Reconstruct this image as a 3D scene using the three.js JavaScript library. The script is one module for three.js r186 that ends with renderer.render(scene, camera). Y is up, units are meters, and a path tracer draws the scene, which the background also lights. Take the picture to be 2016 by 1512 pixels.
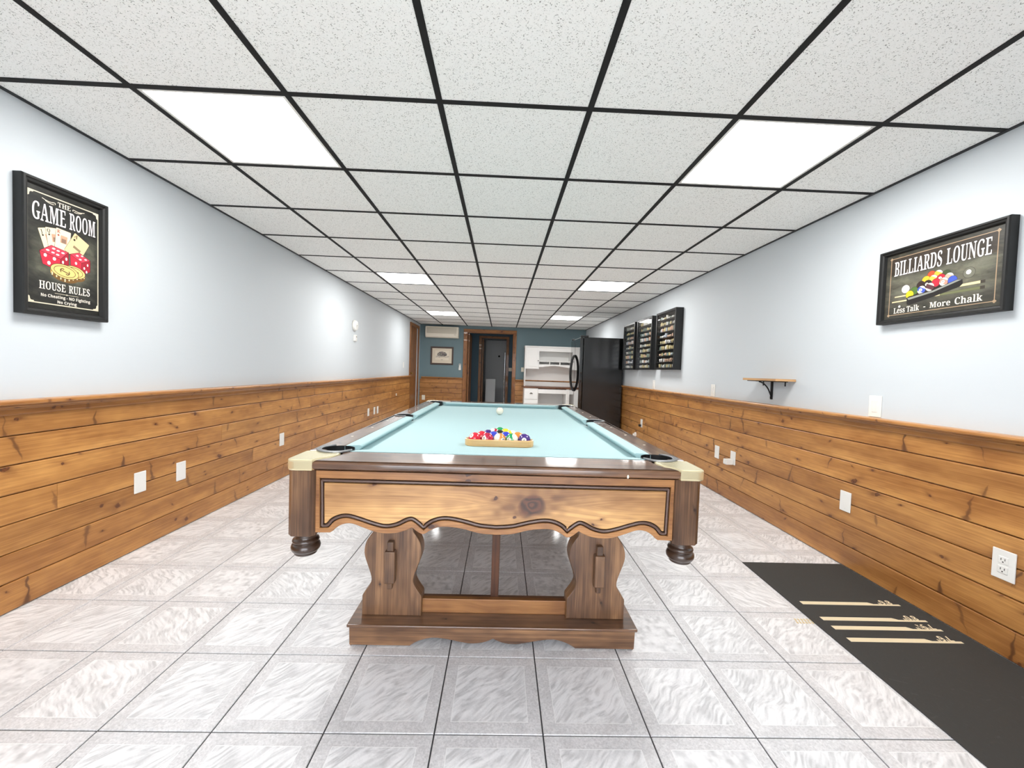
import * as THREE from 'three';
import { RoundedBoxGeometry } from 'three/addons/geometries/RoundedBoxGeometry.js';
import { mergeGeometries } from 'three/addons/utils/BufferGeometryUtils.js';
import { FontLoader } from 'three/addons/loaders/FontLoader.js';
import { TextGeometry } from 'three/addons/geometries/TextGeometry.js';
import { RectAreaLightUniformsLib } from 'three/addons/lights/RectAreaLightUniformsLib.js';

// ───────────────────────── camera, sky, exposure ─────────────────────────
const scene = new THREE.Scene();
const camera = new THREE.PerspectiveCamera(86.88, 2016 / 1512, 0.02, 60);
camera.position.set(0, 1.095, 0);
camera.rotation.set(-0.0341, -0.026, 0.0339, 'YXZ');
scene.background = new THREE.Color().setRGB(0.94, 0.97, 1.04);
scene.backgroundIntensity = 4.6;
const PANEL_LIGHT = 12, PANEL_GLOW = 6;
const EXPOSURE = 1.5;
RectAreaLightUniformsLib.init();

// ───────────────────────── helpers ─────────────────────────
const PI = Math.PI;
function rng(seed) { let s = seed | 0; return () => { s = (s + 0x6d2b79f5) | 0; let t = Math.imul(s ^ (s >>> 15), 1 | s); t = (t + Math.imul(t ^ (t >>> 7), 61 | t)) ^ t; return ((t ^ (t >>> 14)) >>> 0) / 4294967296; }; }
const lerp = (a, b, t) => a + (b - a) * t, clamp = (x, a = 0, b = 1) => Math.min(b, Math.max(a, x));
const taken = new Map();
function numbered(name) { const n = taken.get(name) ?? 0; taken.set(name, n + 1); return n ? name + '_' + String(n).padStart(3, '0') : name; }
function originOf(o) { for (let p = o; p; p = p.parent) if (p.origin) return p.origin; return [0, 0, 0]; }
// one mesh; world = true: the geometry is in room coordinates and is moved into the thing's own frame
function part(parent, name, geo, m, world = false) {
  if (world) { const o = originOf(parent); geo.translate(-o[0], -o[1], -o[2]); }
  const x = new THREE.Mesh(geo, m); x.name = name; x.castShadow = x.receiveShadow = true; parent.add(x); return x;
}
function thing(name, label, category, origin = [0, 0, 0], group) {
  const o = new THREE.Group(); o.name = numbered(name); o.position.set(...origin); o.origin = origin; scene.add(o);
  o.userData = { label, category }; if (group) o.userData.group = group; return o;
}
function single(name, geo, m, label, category, at, group) {
  const x = new THREE.Mesh(geo, m); x.name = numbered(name); x.position.set(...at); x.castShadow = x.receiveShadow = true;
  x.userData = { label, category }; if (group) x.userData.group = group; scene.add(x); return x;
}
function struct(name, geo, m) {
  const x = geo ? new THREE.Mesh(geo, m) : new THREE.Group(); x.name = name; x.castShadow = x.receiveShadow = true; x.userData = { kind: 'structure' }; scene.add(x); return x;
}
function dup(root, label, at, rotY, group) {
  const r = root.clone(); r.name = numbered(root.name.replace(/_\d{3}$/, '')); scene.add(r); r.position.set(...at); r.rotation.y = rotY ?? root.rotation.y;
  r.userData = { ...root.userData, label }; if (group) r.userData.group = group; return r;
}
const box = (x0, x1, y0, y1, z0, z1) => new THREE.BoxGeometry(x1 - x0, y1 - y0, z1 - z0).translate((x0 + x1) / 2, (y0 + y1) / 2, (z0 + z1) / 2);
const rbox = (x0, x1, y0, y1, z0, z1, r = 0.003, s = 1) => new RoundedBoxGeometry(x1 - x0, y1 - y0, z1 - z0, s, r).translate((x0 + x1) / 2, (y0 + y1) / 2, (z0 + z1) / 2);
const flat = (g) => { const n = g.index ? g.toNonIndexed() : g; for (const k of Object.keys(n.attributes)) if (!['position', 'normal', 'uv'].includes(k)) n.deleteAttribute(k); return n; };
const merge = (...gs) => mergeGeometries(gs.flat().map(flat), false);
// uv in metres, u along the grain
function grainUV(geo, grain = 'x', size = [2.4, 0.5], off = [0, 0]) {
  const g = flat(geo), p = g.attributes.position, uv = new Float32Array(p.count * 2), gi = 'xyz'.indexOf(grain), A = new THREE.Vector3(), B = new THREE.Vector3(), C = new THREE.Vector3(), N = new THREE.Vector3();
  for (let i = 0; i < p.count; i += 3) {
    A.fromBufferAttribute(p, i); B.fromBufferAttribute(p, i + 1); C.fromBufferAttribute(p, i + 2);
    N.crossVectors(B.clone().sub(A), C.clone().sub(A));
    const n = [Math.abs(N.x), Math.abs(N.y), Math.abs(N.z)], others = [0, 1, 2].filter((k) => k !== gi);
    let ua = gi, va;
    if (n[gi] > n[others[0]] && n[gi] > n[others[1]]) { ua = others[0]; va = others[1]; } else va = n[others[0]] > n[others[1]] ? others[1] : others[0];
    [A, B, C].forEach((v, k) => { const q = [v.x, v.y, v.z]; uv[(i + k) * 2] = q[ua] / size[0] + off[0]; uv[(i + k) * 2 + 1] = q[va] / size[1] + off[1]; });
  }
  g.setAttribute('uv', new THREE.BufferAttribute(uv, 2)); return g;
}
const shapeOf = (pts) => new THREE.Shape(pts.map(([x, y]) => new THREE.Vector2(x, y)));
// outline in plan (X, Z), from height y0 to y1
function planExtrude(pts, y0, y1, bevel = 0, segs = 1) {
  const g = new THREE.ExtrudeGeometry(shapeOf(pts.map(([x, z]) => [x, -z])), { depth: y1 - y0 - 2 * bevel, bevelEnabled: bevel > 0, bevelThickness: bevel, bevelSize: bevel, bevelOffset: -bevel, bevelSegments: segs, curveSegments: 8 });
  return g.rotateX(-PI / 2).translate(0, y0 + bevel, 0);
}
// outline in elevation (X, Y), its face at z = front, going back by depth
function faceExtrude(pts, front, depth, { bevel = 0, holes = [], segs = 1 } = {}) {
  const s = shapeOf(pts); for (const h of holes) s.holes.push(shapeOf(h));
  const g = new THREE.ExtrudeGeometry(s, { depth: depth - 2 * bevel, bevelEnabled: bevel > 0, bevelThickness: bevel, bevelSize: bevel, bevelOffset: -bevel, bevelSegments: segs, curveSegments: 8 });
  return g.translate(0, 0, front - depth + bevel);
}
function offsetPoly(pts, d) {   // closed outline moved outwards by d
  let area = 0; const n = pts.length;
  for (let i = 0; i < n; i++) { const [a, b] = pts[i], [c, e] = pts[(i + 1) % n]; area += a * e - c * b; }
  const s = area > 0 ? 1 : -1;
  return pts.map((p, i) => {
    const a = pts[(i + n - 1) % n], b = pts[(i + 1) % n];
    let n1 = [p[1] - a[1], a[0] - p[0]], n2 = [b[1] - p[1], p[0] - b[0]];
    const l1 = Math.hypot(...n1) || 1, l2 = Math.hypot(...n2) || 1; n1 = [n1[0] / l1, n1[1] / l1]; n2 = [n2[0] / l2, n2[1] / l2];
    let m = [n1[0] + n2[0], n1[1] + n2[1]]; const dot = clamp(1 + n1[0] * n2[0] + n1[1] * n2[1], 0.5, 2);
    return [p[0] + (s * d * m[0]) / dot, p[1] + (s * d * m[1]) / dot];
  });
}
const arc = (cx, cy, r, a0, a1, n = 10) => Array.from({ length: n + 1 }, (_, i) => { const a = lerp(a0, a1, i / n); return [cx + r * Math.cos(a), cy + r * Math.sin(a)]; });
function smooth(pts, n = 6) { const c = new THREE.CatmullRomCurve3(pts.map(([x, y]) => new THREE.Vector3(x, y, 0)), false, 'centripetal'); return c.getPoints((pts.length - 1) * n).map((v) => [v.x, v.y]); }
const lathe = (pts, n = 24) => new THREE.LatheGeometry(pts.map(([x, y]) => new THREE.Vector2(x, y)), n);

// ───────────────────────── noise and textures ─────────────────────────
function hash(x, y, s) { let h = Math.imul(x, 374761393) ^ Math.imul(y, 668265263) ^ Math.imul(s, 1274126177); h = Math.imul(h ^ (h >>> 13), 1274126177); return ((h ^ (h >>> 16)) >>> 0) / 4294967296; }
function noise(x, y, s, px = 0) {
  let x0 = Math.floor(x), y0 = Math.floor(y); const fx = x - x0, fy = y - y0, u = fx * fx * (3 - 2 * fx), v = fy * fy * (3 - 2 * fy);
  let x1 = x0 + 1; if (px) { x0 = ((x0 % px) + px) % px; x1 = ((x1 % px) + px) % px; }
  return lerp(lerp(hash(x0, y0, s), hash(x1, y0, s), u), lerp(hash(x0, y0 + 1, s), hash(x1, y0 + 1, s), u), v);
}
function dataTexture(W, H, fill, srgb = true) {
  const d = new Uint8Array(W * H * 4);
  for (let y = 0; y < H; y++) for (let x = 0; x < W; x++) { const c = fill(x, y), i = (y * W + x) * 4; d[i] = clamp(c[0], 0, 255); d[i + 1] = clamp(c[1], 0, 255); d[i + 2] = clamp(c[2], 0, 255); d[i + 3] = 255; }
  const t = new THREE.DataTexture(d, W, H); t.wrapS = t.wrapT = THREE.RepeatWrapping; t.magFilter = THREE.LinearFilter; t.minFilter = THREE.LinearMipmapLinearFilter; t.generateMipmaps = true;
  if (srgb) t.colorSpace = THREE.SRGBColorSpace; t.needsUpdate = true; return t;
}
function canvasTexture(W, H, draw) {
  const c = document.createElement('canvas'); c.width = W; c.height = H; draw(c.getContext('2d'), W, H);
  const t = new THREE.CanvasTexture(c); t.colorSpace = THREE.SRGBColorSpace; t.anisotropy = 8; return t;
}
// boards lying along u; every strip of the texture is a board of its own with knots and cross streaks
function woodTexture({ W = 2048, H = 512, mw = 2.4, mh = 0.5, strips = 4, seed = 1, light, dark, knot, knotsPer = 4, spikesPer = 4, contrast = 1, ringAmp = 0.12, fixed = [], grain = 40 }) {
  const r = rng(seed), marks = [];
  for (let s = 0; s < strips; s++) {
    const sh = mh / strips, k = [], sp = [];
    for (let i = 0; i < knotsPer; i++) k.push({ u: r() * mw, v: (0.02 + 0.96 * r()) * sh, r: 0.0035 + 0.009 * r() * r() + (r() < 0.2 ? 0.007 : 0), e: 1 + 0.6 * r(), a: (r() - 0.5) * 1.4, p: r() * 40 });
    for (let i = 0; i < spikesPer; i++) sp.push({ u: r() * mw, sl: (r() - 0.5) * 0.9, w: 0.003 + 0.009 * r(), v0: r() < 0.5 ? 0 : sh, len: sh * (0.4 + 0.7 * r()), p: r() * 50, s: 0.25 + 0.4 * r() });
    marks.push({ k, sp, tone: (r() - 0.5) * 0.28 });
  }
  for (const f of fixed) marks[f.strip ?? 0].k.push({ a: 0.3, p: 3, ...f });
  const pu = (f) => Math.max(1, Math.round(f * mw));
  return dataTexture(W, H, (px, py) => {
    const u = (px / W) * mw, vAll = (py / H) * mh, s = Math.min(strips - 1, Math.floor((vAll / mh) * strips)), v = vAll - (s * mh) / strips, M = marks[s], sd = seed * 31 + s * 7;
    let y = v, knotty = 0, halo = 0, ringsIn = 0;
    for (const k of M.k) {
      let du = u - k.u; if (du > mw / 2) du -= mw; if (du < -mw / 2) du += mw;
      const dv = v - k.v; if (Math.abs(du) > k.r * 14) continue;
      const ca = Math.cos(k.a), sa = Math.sin(k.a), ku = du * ca + dv * sa, kv = dv * ca - du * sa;
      const wob = 0.72 + 0.7 * noise(ku / (k.r * 0.9) + k.p, kv / (k.r * 0.9) + k.p, sd + 5), d = (Math.hypot(ku / k.e, kv) / k.r) * wob;
      y += Math.sign(dv) * k.r * 0.8 * Math.exp(-Math.pow(du / (k.r * 5), 2)) * Math.exp(-Math.abs(dv) / (k.r * 2.5));
      if (d < 1.1) { knotty = Math.max(knotty, clamp((1.1 - d) * 3.2) * 0.92); ringsIn = 0.5 + 0.5 * Math.sin(d * 9 + 7 * noise(ku / (k.r * 0.5), kv / (k.r * 0.5), sd)); }
      const dh = Math.hypot(ku / (k.e * 2.1), kv) / k.r;
      halo = Math.max(halo, Math.exp(-Math.max(0, dh - 0.8) * 1.25) * (0.3 + 0.95 * noise(u * 40, v * 55, sd + 9)));
    }
    for (const q of M.sp) {
      let du = u - q.u; if (du > mw / 2) du -= mw; if (du < -mw / 2) du += mw; if (Math.abs(du) > 0.14) continue;
      const along = Math.abs(v - q.v0) / q.len, e = Math.abs(du - q.sl * (v - q.v0) - 0.015 * (noise(v * 34 + q.p, q.p, sd) - 0.5)), w = q.w * (1.2 - along) * (0.3 + 1.5 * noise(v * 75, q.p, sd + 1));
      if (along < 1.15 && w > 0) { knotty = Math.max(knotty, q.s * clamp(1.5 - e / w) * clamp((1.15 - along) * 3)); halo = Math.max(halo, 0.6 * Math.exp(-e / 0.016) * clamp(1.25 - along) * (0.35 + 0.8 * noise(u * 45, v * 45, sd + 8))); }
    }
    const n1 = noise(u * (pu(0.9) / mw), y * 9, sd, pu(0.9)), ring = 0.5 + 0.5 * Math.sin(2 * PI * (y * grain + 5 * n1));
    const streak = noise(u * (pu(5) / mw), y * 330, sd + 2, pu(5)), fine = noise(u * (pu(26) / mw), y * 800, sd + 3, pu(26)), blot = noise(u * (pu(1.8) / mw), v * 12, sd + 4, pu(1.8)), blot2 = noise(u * (pu(8) / mw), v * 26, sd + 6, pu(8)), mott = noise(u * (pu(24) / mw), v * 60, sd + 11, pu(24));
    let t = M.tone + 0.36 + contrast * (ringAmp * (ring - 0.5) + 0.34 * (streak - 0.5) + 0.2 * (fine - 0.5) + 0.62 * (blot - 0.5) + 0.34 * (blot2 - 0.5) + 0.22 * (mott - 0.5));
    t = clamp(t, -0.3, 1.2);
    let c = [0, 1, 2].map((i) => lerp(light[i], dark[i], t));
    halo = clamp(halo); c = c.map((q, i) => lerp(q, lerp(dark[i], knot[i], 0.45), halo * 0.75));
    return c.map((q, i) => lerp(q, lerp(knot[i] * 0.8, knot[i] * 1.4, ringsIn), knotty));
  });
}
const PINE = { light: [197, 143, 80], dark: [139, 88, 40], knot: [84, 46, 22] };
const pineA = woodTexture({ ...PINE, seed: 11, knotsPer: 7, spikesPer: 3 }), pineB = woodTexture({ ...PINE, seed: 23, knotsPer: 6, spikesPer: 4 });
const tableTex = woodTexture({ W: 1536, H: 768, mw: 1.6, mh: 0.8, strips: 1, seed: 41, light: [166, 131, 98], dark: [88, 63, 45], knot: [50, 32, 22], knotsPer: 9, spikesPer: 0, contrast: 1.3, ringAmp: 0.16, grain: 22 });
const apronTex = woodTexture({ W: 2048, H: 512, mw: 1.4, mh: 0.35, strips: 1, seed: 57, light: [202, 156, 100], dark: [134, 92, 54], knot: [66, 36, 21], knotsPer: 5, spikesPer: 0, contrast: 1.25, ringAmp: 0.14, grain: 26,
  fixed: [{ u: 0.7 + 0.118, v: 0.138, r: 0.043, e: 1.25 }, { u: 0.7 + 0.062, v: 0.094, r: 0.006, e: 1.3 }, { u: 0.7 - 0.415, v: 0.197, r: 0.008, e: 1.3 }, { u: 0.7 - 0.10, v: 0.212, r: 0.011, e: 1.2 }, { u: 0.7 + 0.36, v: 0.094, r: 0.004, e: 1.2 }] });

const std = (o) => new THREE.MeshStandardMaterial(o), phys = (o) => new THREE.MeshPhysicalMaterial(o);
const plankMats = [pineA, pineB].flatMap((map) => [[1, 1, 1], [0.9, 0.86, 0.82], [1.06, 1.04, 1.0], [0.95, 0.93, 0.88]].map((c) => phys({ map, color: new THREE.Color().setRGB(...c), roughness: 0.42, clearcoat: 0.25, clearcoatRoughness: 0.3 })));
const trimWood = phys({ map: pineB, color: new THREE.Color().setRGB(1.12, 1.1, 1.08), roughness: 0.4, clearcoat: 0.3, clearcoatRoughness: 0.25 });
const casingWood = phys({ map: pineA, color: new THREE.Color().setRGB(0.62, 0.52, 0.44), roughness: 0.45, clearcoat: 0.2 });
const tableDark = phys({ map: tableTex, color: new THREE.Color().setRGB(0.6, 0.53, 0.47), roughness: 0.42, clearcoat: 0.45, clearcoatRoughness: 0.22 });
const tableMid = phys({ map: tableTex, color: new THREE.Color().setRGB(0.9, 0.8, 0.68), roughness: 0.42, clearcoat: 0.4, clearcoatRoughness: 0.25 });
const railWood = phys({ map: tableTex, color: new THREE.Color().setRGB(0.52, 0.42, 0.36), roughness: 0.35, clearcoat: 1, clearcoatRoughness: 0.08 });
const postWood = phys({ map: tableTex, color: new THREE.Color().setRGB(0.28, 0.16, 0.1), roughness: 0.5 });
const apronWood = phys({ map: apronTex, roughness: 0.45, clearcoat: 0.35, clearcoatRoughness: 0.25 });
const apronEdge = phys({ map: apronTex, color: new THREE.Color().setRGB(0.64, 0.52, 0.43), roughness: 0.45, clearcoat: 0.35, clearcoatRoughness: 0.25 });
const beadStain = phys({ color: 0x5a443b, roughness: 0.32, clearcoat: 0.6, clearcoatRoughness: 0.15 });
const grooveStain = std({ color: 0x2a1a12, roughness: 0.7 });
const footStain = phys({ color: 0x3b2a20, roughness: 0.3, clearcoat: 0.7, clearcoatRoughness: 0.15 });
const paintBump = dataTexture(256, 256, (x, y) => { const n = 255 * (0.5 * noise(x / 4, y / 4, 5, 64) + 0.5 * noise(x / 9, y / 9, 6)); return [n, n, n]; }, false); paintBump.repeat.set(3, 3);
const wallPaint = std({ color: 0xcbd1d5, roughness: 0.62, bumpMap: paintBump, bumpScale: 0.0004 });
const slatePaint = std({ color: 0x6e858c, roughness: 0.6, bumpMap: paintBump, bumpScale: 0.0004 });
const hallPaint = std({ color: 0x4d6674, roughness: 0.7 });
const whitePlastic = std({ color: 0xe9e8e3, roughness: 0.35 }), ivoryPlastic = std({ color: 0xe9e4d2, roughness: 0.4 });
const blackMetal = std({ color: 0x0d0d0e, roughness: 0.45, metalness: 0.3 }), blackPlastic = std({ color: 0x101010, roughness: 0.4 });
const slotDark = std({ color: 0x2c2a26, roughness: 0.7 });
const whiteLacquer = std({ color: 0xfaf9f6, roughness: 0.35 });
const chrome = std({ color: 0xdadcde, roughness: 0.12, metalness: 1 });
const gridBlack = std({ color: 0x060607, roughness: 0.8 });

// ───────────────────────── room measures ─────────────────────────
const XL = -2.065, XR = 2.085, ZF = 0.72, ZB = -10.2, CEIL = 2.1625, FACE = 0.025;

// floor: grout bed, tiles one by one, the far rows joined
const floor = struct('floor', box(XL - 0.1, XR + 0.1, -0.12, -0.004, ZB - 3.2, ZF + 0.1), std({ color: 0x39393b, roughness: 0.85 }));
{
  const P = 0.3272, G = 0.0042, x0 = -1.1485, z0 = -1.1805;
  const tileTex = [0, 1, 2, 3].map((k) => dataTexture(512, 512, (px, py) => {
    const x = px / 512, y = py / 512, edge = Math.min(x, y, 1 - x, 1 - y), b = 0.125;
    const n = (f, s) => noise(x * f, y * f, 300 + k * 17 + s);
    if (edge > b) {
      if (edge < b + 0.006) return [246, 246, 246];
      const a = (x + y) * 0.7071, q = (x - y) * 0.7071, bend = 0.1 * (n(3, 1) - 0.5) + 0.03 * (n(9, 12) - 0.5);
      let v;
      if (k < 3) { const s1 = noise((a + bend) * 9, (q + bend) * 42, 320 + k), s2 = noise((a + bend * 2) * 17, (q + bend) * 84, 330 + k), s3 = n(110, 13); v = 0.7 * Math.pow(s1, 1.8) + 0.55 * s2 * s2 * (0.4 + s1) + 0.2 * (s3 - 0.5) + 0.25 * (n(3.4, 4) - 0.5); }
      else v = 0.75 * Math.pow(n(18, 2), 2) + 0.6 * n(44, 3) * n(13, 5) + 0.14 * (n(70, 6) - 0.5);
      const g = 243 - 40 * clamp(v * 1.15 - 0.08); return [g, g, g + 1];
    }
    const v = 0.45 * n(60, 7) + 0.45 * n(120, 8) + 0.3 * n(9, 9); const g = 235 - 44 * clamp(v - 0.2); return [g + 1, g, g + 1];
  }));
  const mats = tileTex.map((map) => phys({ map, roughness: 0.16, ior: 1.5 }));
  const cache = new Map();
  function tileGeo(w, d, u0, u1, v0, v1, rot) {
    const key = [w, d, u0, v0, rot].map((q) => q.toFixed(4)).join();
    if (cache.has(key)) return cache.get(key);
    const b = 0.0014, h = 0.0016, X = [-w / 2, -w / 2 + b, w / 2 - b, w / 2], Z = [-d / 2, -d / 2 + b, d / 2 - b, d / 2], pos = [], uv = [];
    const V = (i, j, y) => { pos.push(X[i], y, Z[j]); let u = lerp(u0, u1, (X[i] + w / 2) / w) - 0.5, v = lerp(v0, v1, (Z[j] + d / 2) / d) - 0.5; for (let k = 0; k < rot; k++) [u, v] = [-v, u]; uv.push(u + 0.5, v + 0.5); };
    const quad = (a, b2, c, e) => { for (const q of [a, b2, c, a, c, e]) V(...q); };
    quad([1, 1, 0], [1, 2, 0], [2, 2, 0], [2, 1, 0]);
    quad([0, 0, -h], [0, 3, -h], [1, 2, 0], [1, 1, 0]); quad([3, 3, -h], [3, 0, -h], [2, 1, 0], [2, 2, 0]);
    quad([0, 3, -h], [3, 3, -h], [2, 2, 0], [1, 2, 0]); quad([3, 0, -h], [0, 0, -h], [1, 1, 0], [2, 1, 0]);
    quad([0, 0, -0.006], [0, 3, -0.006], [0, 3, -h], [0, 0, -h]); quad([3, 3, -0.006], [3, 0, -0.006], [3, 0, -h], [3, 3, -h]);
    quad([0, 3, -0.006], [3, 3, -0.006], [3, 3, -h], [0, 3, -h]); quad([3, 0, -0.006], [0, 0, -0.006], [0, 0, -h], [3, 0, -h]);
    const g = new THREE.BufferGeometry(); g.setAttribute('position', new THREE.Float32BufferAttribute(pos, 3)); g.setAttribute('uv', new THREE.Float32BufferAttribute(uv, 2)); g.computeVertexNormals();
    cache.set(key, g); return g;
  }
  const r = rng(7), far = [[], [], [], []];
  for (let j = -6; j < 36; j++) for (let i = -4; i < 12; i++) {
    let xa = x0 + i * P + G / 2, xb = xa + P - G, zn = z0 - j * P - G / 2, zf = zn - P + G;
    const xA = Math.max(xa, XL + 0.002), xB = Math.min(xb, XR - 0.002), zN = Math.min(zn, ZF - 0.005), zF = Math.max(zf, ZB - 3.1);
    const kind = r() < 0.24 ? 3 : Math.floor(r() * 3), rot = r() < 0.66 ? 1 : Math.floor(r() * 4);
    if (xB - xA < 0.02 || zN - zF < 0.02) continue;
    const g = tileGeo(xB - xA, zN - zF, (xA - xa) / (xb - xa), (xB - xa) / (xb - xa), (zF - zf) / (zn - zf), (zN - zf) / (zn - zf), rot);
    if (j >= -1 && zN > -6.3) { const t = part(floor, 'floor_tile', g, mats[kind]); t.position.set((xA + xB) / 2, 0, (zN + zF) / 2); }
    else far[kind].push(g.clone().translate((xA + xB) / 2, 0, (zN + zF) / 2));
  }
  far.forEach((l, k) => { const m = part(floor, 'distant_floor_tiles', merge(l), mats[k]); m.userData.kind = 'stuff'; });
}

// walls
const wallLeft = struct('wall_left', merge(box(XL - 0.12, XL, 0, 2.4, -9.14, ZF), box(XL - 0.12, XL, 2.03, 2.4, -9.93, -9.14), box(XL - 0.12, XL, 0, 2.4, ZB - 0.12, -9.93), box(XL - 0.12, XL - 0.06, 0, 2.4, -9.93, -9.14)), wallPaint);
const wallRight = struct('wall_right', box(XR, XR + 0.12, 0, 2.4, ZB - 0.12, ZF), wallPaint);
const wallBack = struct('wall_back', merge(box(XL, -0.9, 0, 2.4, ZB - 0.12, ZB), box(0.27, XR, 0, 2.4, ZB - 0.12, ZB), box(-0.9, 0.27, 2.015, 2.4, ZB - 0.12, ZB)), slatePaint);
const wallFront = struct('wall_front', merge(box(XL - 0.12, -1.05, 0, 2.4, ZF, ZF + 0.14), box(0.95, XR + 0.12, 0, 2.4, ZF, ZF + 0.14), box(-1.05, 0.95, 2.04, 2.4, ZF, ZF + 0.14), box(-1.05, 0.95, -0.12, 0.0, ZF, ZF + 0.14)), wallPaint);
{ // glazed sliding door behind the viewer, where the cool daylight comes from
  const d = struct('window_1'); const frame = std({ color: 0xeeeeec, roughness: 0.4 }), glass = phys({ color: 0xffffff, transmission: 1, roughness: 0, thickness: 0, ior: 1.5 });
  for (const [a, b, z] of [[-1.05, -0.03, ZF + 0.05], [-0.07, 0.95, ZF + 0.09]]) {
    part(d, 'window_frame', merge(box(a, a + 0.06, 0, 2.04, z, z + 0.035), box(b - 0.06, b, 0, 2.04, z, z + 0.035), box(a + 0.06, b - 0.06, 0, 0.09, z, z + 0.035), box(a + 0.06, b - 0.06, 1.96, 2.04, z, z + 0.035)), frame);
    part(d, 'pane', new THREE.PlaneGeometry(b - a - 0.12, 1.87).translate((a + b) / 2, 1.025, z + 0.018), glass);
  }
  struct('patio', box(-6, 6, -0.2, -0.12, ZF + 0.14, 9), std({ color: 0xd9d8d2, roughness: 0.9 }));
}
// knotty pine boards, one by one
const plankProfile = (h, t) => [[0, 0.001], [t - 0.009, 0.0012], [t - 0.0015, 0.0035], [t, 0.0065], [t, h - 0.005], [t - 0.0015, h - 0.0028], [t - 0.007, h - 0.001], [0, h - 0.001]];
const mirrored = (pts) => pts.map(([x, y]) => [-x, y]);
function plank(parent, at, along, from, to, y, h, mat, uoff, strip, side) {
  const prof = plankProfile(h, FACE - 0.003);
  const g = new THREE.ExtrudeGeometry(shapeOf(side > 0 ? mirrored(prof) : prof), { depth: to - from - 0.0012, bevelEnabled: false });
  if (along === 'z') g.translate(at, y, from + 0.0006); else g.rotateY(PI / 2).translate(from + 0.0006, y, at);
  const q = grainUV(g, along, [2.4, 0.5], [uoff, 0]), uv = q.attributes.uv; for (let i = 0; i < uv.count; i++) uv.setY(i, uv.getY(i) - y / 0.5 + strip * 0.25);
  return part(parent, 'plank', q, mat);
}
{
  const r = rng(99);
  const rows = [0.002, 0.1275, 0.2515, 0.3755, 0.499, 0.6235, 0.7475, 0.845];
  const breaksL = { 2: [-3.4, -6.1], 3: [-1.915, -5.2], 4: [-3.02, -5.9, -7.6], 5: [-4.4, -7.9], 1: [-4.9], 6: [-5.3], 0: [-3.9, -7.2] };
  const breaksR = { 0: [-5.8], 1: [-6.3], 2: [-5.1, -7.4], 3: [-5.7, -8.1], 4: [-4.75], 5: [-6.6], 6: [-5.4] };
  for (let k = 0; k < 7; k++) {
    for (const [wall, x, breaks, end, side] of [[wallLeft, XL, breaksL[k], -9.07, -1], [wallRight, XR, breaksR[k], ZB, 1]]) {
      const cuts = [ZF, ...breaks, end];
      for (let i = 0; i + 1 < cuts.length; i++) {
        let m = plankMats[Math.floor(r() * 8)]; if (side < 0 && k === 3 && i === 0) m = plankMats[2];
        plank(wall, x, 'z', cuts[i + 1], cuts[i], rows[k], rows[k + 1] - rows[k], m, r(), Math.floor(r() * 4), side);
      }
    }
    const yb = Math.max(0.002, rows[k] - 0.036), yt = rows[k + 1] - 0.036;
    plank(wallBack, ZB, 'x', XL + 0.024, -0.985, yb, yt - yb, plankMats[Math.floor(r() * 8)], r(), Math.floor(r() * 4), 1);
    plank(wallBack, ZB, 'x', 0.345, XR - 0.024, yb, yt - yb, plankMats[Math.floor(r() * 8)], r(), Math.floor(r() * 4), 1);
  }
  // moulded cap on top of the boards: nosing board and the cove strip under it
  const nosing = [[0, 0.9], [0.052, 0.9], [0.058, 0.898], [0.0615, 0.8935], [0.0615, 0.886], [0.058, 0.8815], [0.053, 0.8795], [0, 0.8795]];
  const cove = [[0, 0.8795], [0.046, 0.8795], [0.046, 0.876], [0.042, 0.87], [0.036, 0.865], [0.0335, 0.86], [0.0335, 0.842], [0.031, 0.836], [0, 0.836]];
  const run = (prof, len, neg) => new THREE.ExtrudeGeometry(shapeOf(neg ? mirrored(prof) : prof), { depth: len, bevelEnabled: false });
  const coveWood = phys({ map: pineA, color: new THREE.Color().setRGB(0.72, 0.66, 0.6), roughness: 0.45, clearcoat: 0.2 });
  for (const [prof, m, name, o] of [[nosing, trimWood, 'nosing', 0.1], [cove, coveWood, 'cove_molding', 0.42]]) {
    const t = (n) => scene.getObjectByName(n) ?? struct(n);
    part(t('trim_1'), name, grainUV(run(prof, ZF + 9.07).translate(XL, 0, -9.07), 'z', [2.4, 0.5], [0.3, o]), m);
    part(t('trim_2'), name, grainUV(run(prof, ZF - ZB, true).translate(XR, 0, ZB), 'z', [2.4, 0.5], [0.7, o + 0.2]), m);
    part(t('trim_3'), name, grainUV(run(prof, -0.985 - XL - 0.0615, true).rotateY(PI / 2).translate(XL + 0.0615, -0.036, ZB), 'x', [2.4, 0.5], [0.1, o]), m);
    part(t('trim_4'), name, grainUV(run(prof, XR - 0.0615 - 0.345, true).rotateY(PI / 2).translate(0.345, -0.036, ZB), 'x', [2.4, 0.5], [0.5, o]), m);
  }
}
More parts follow.
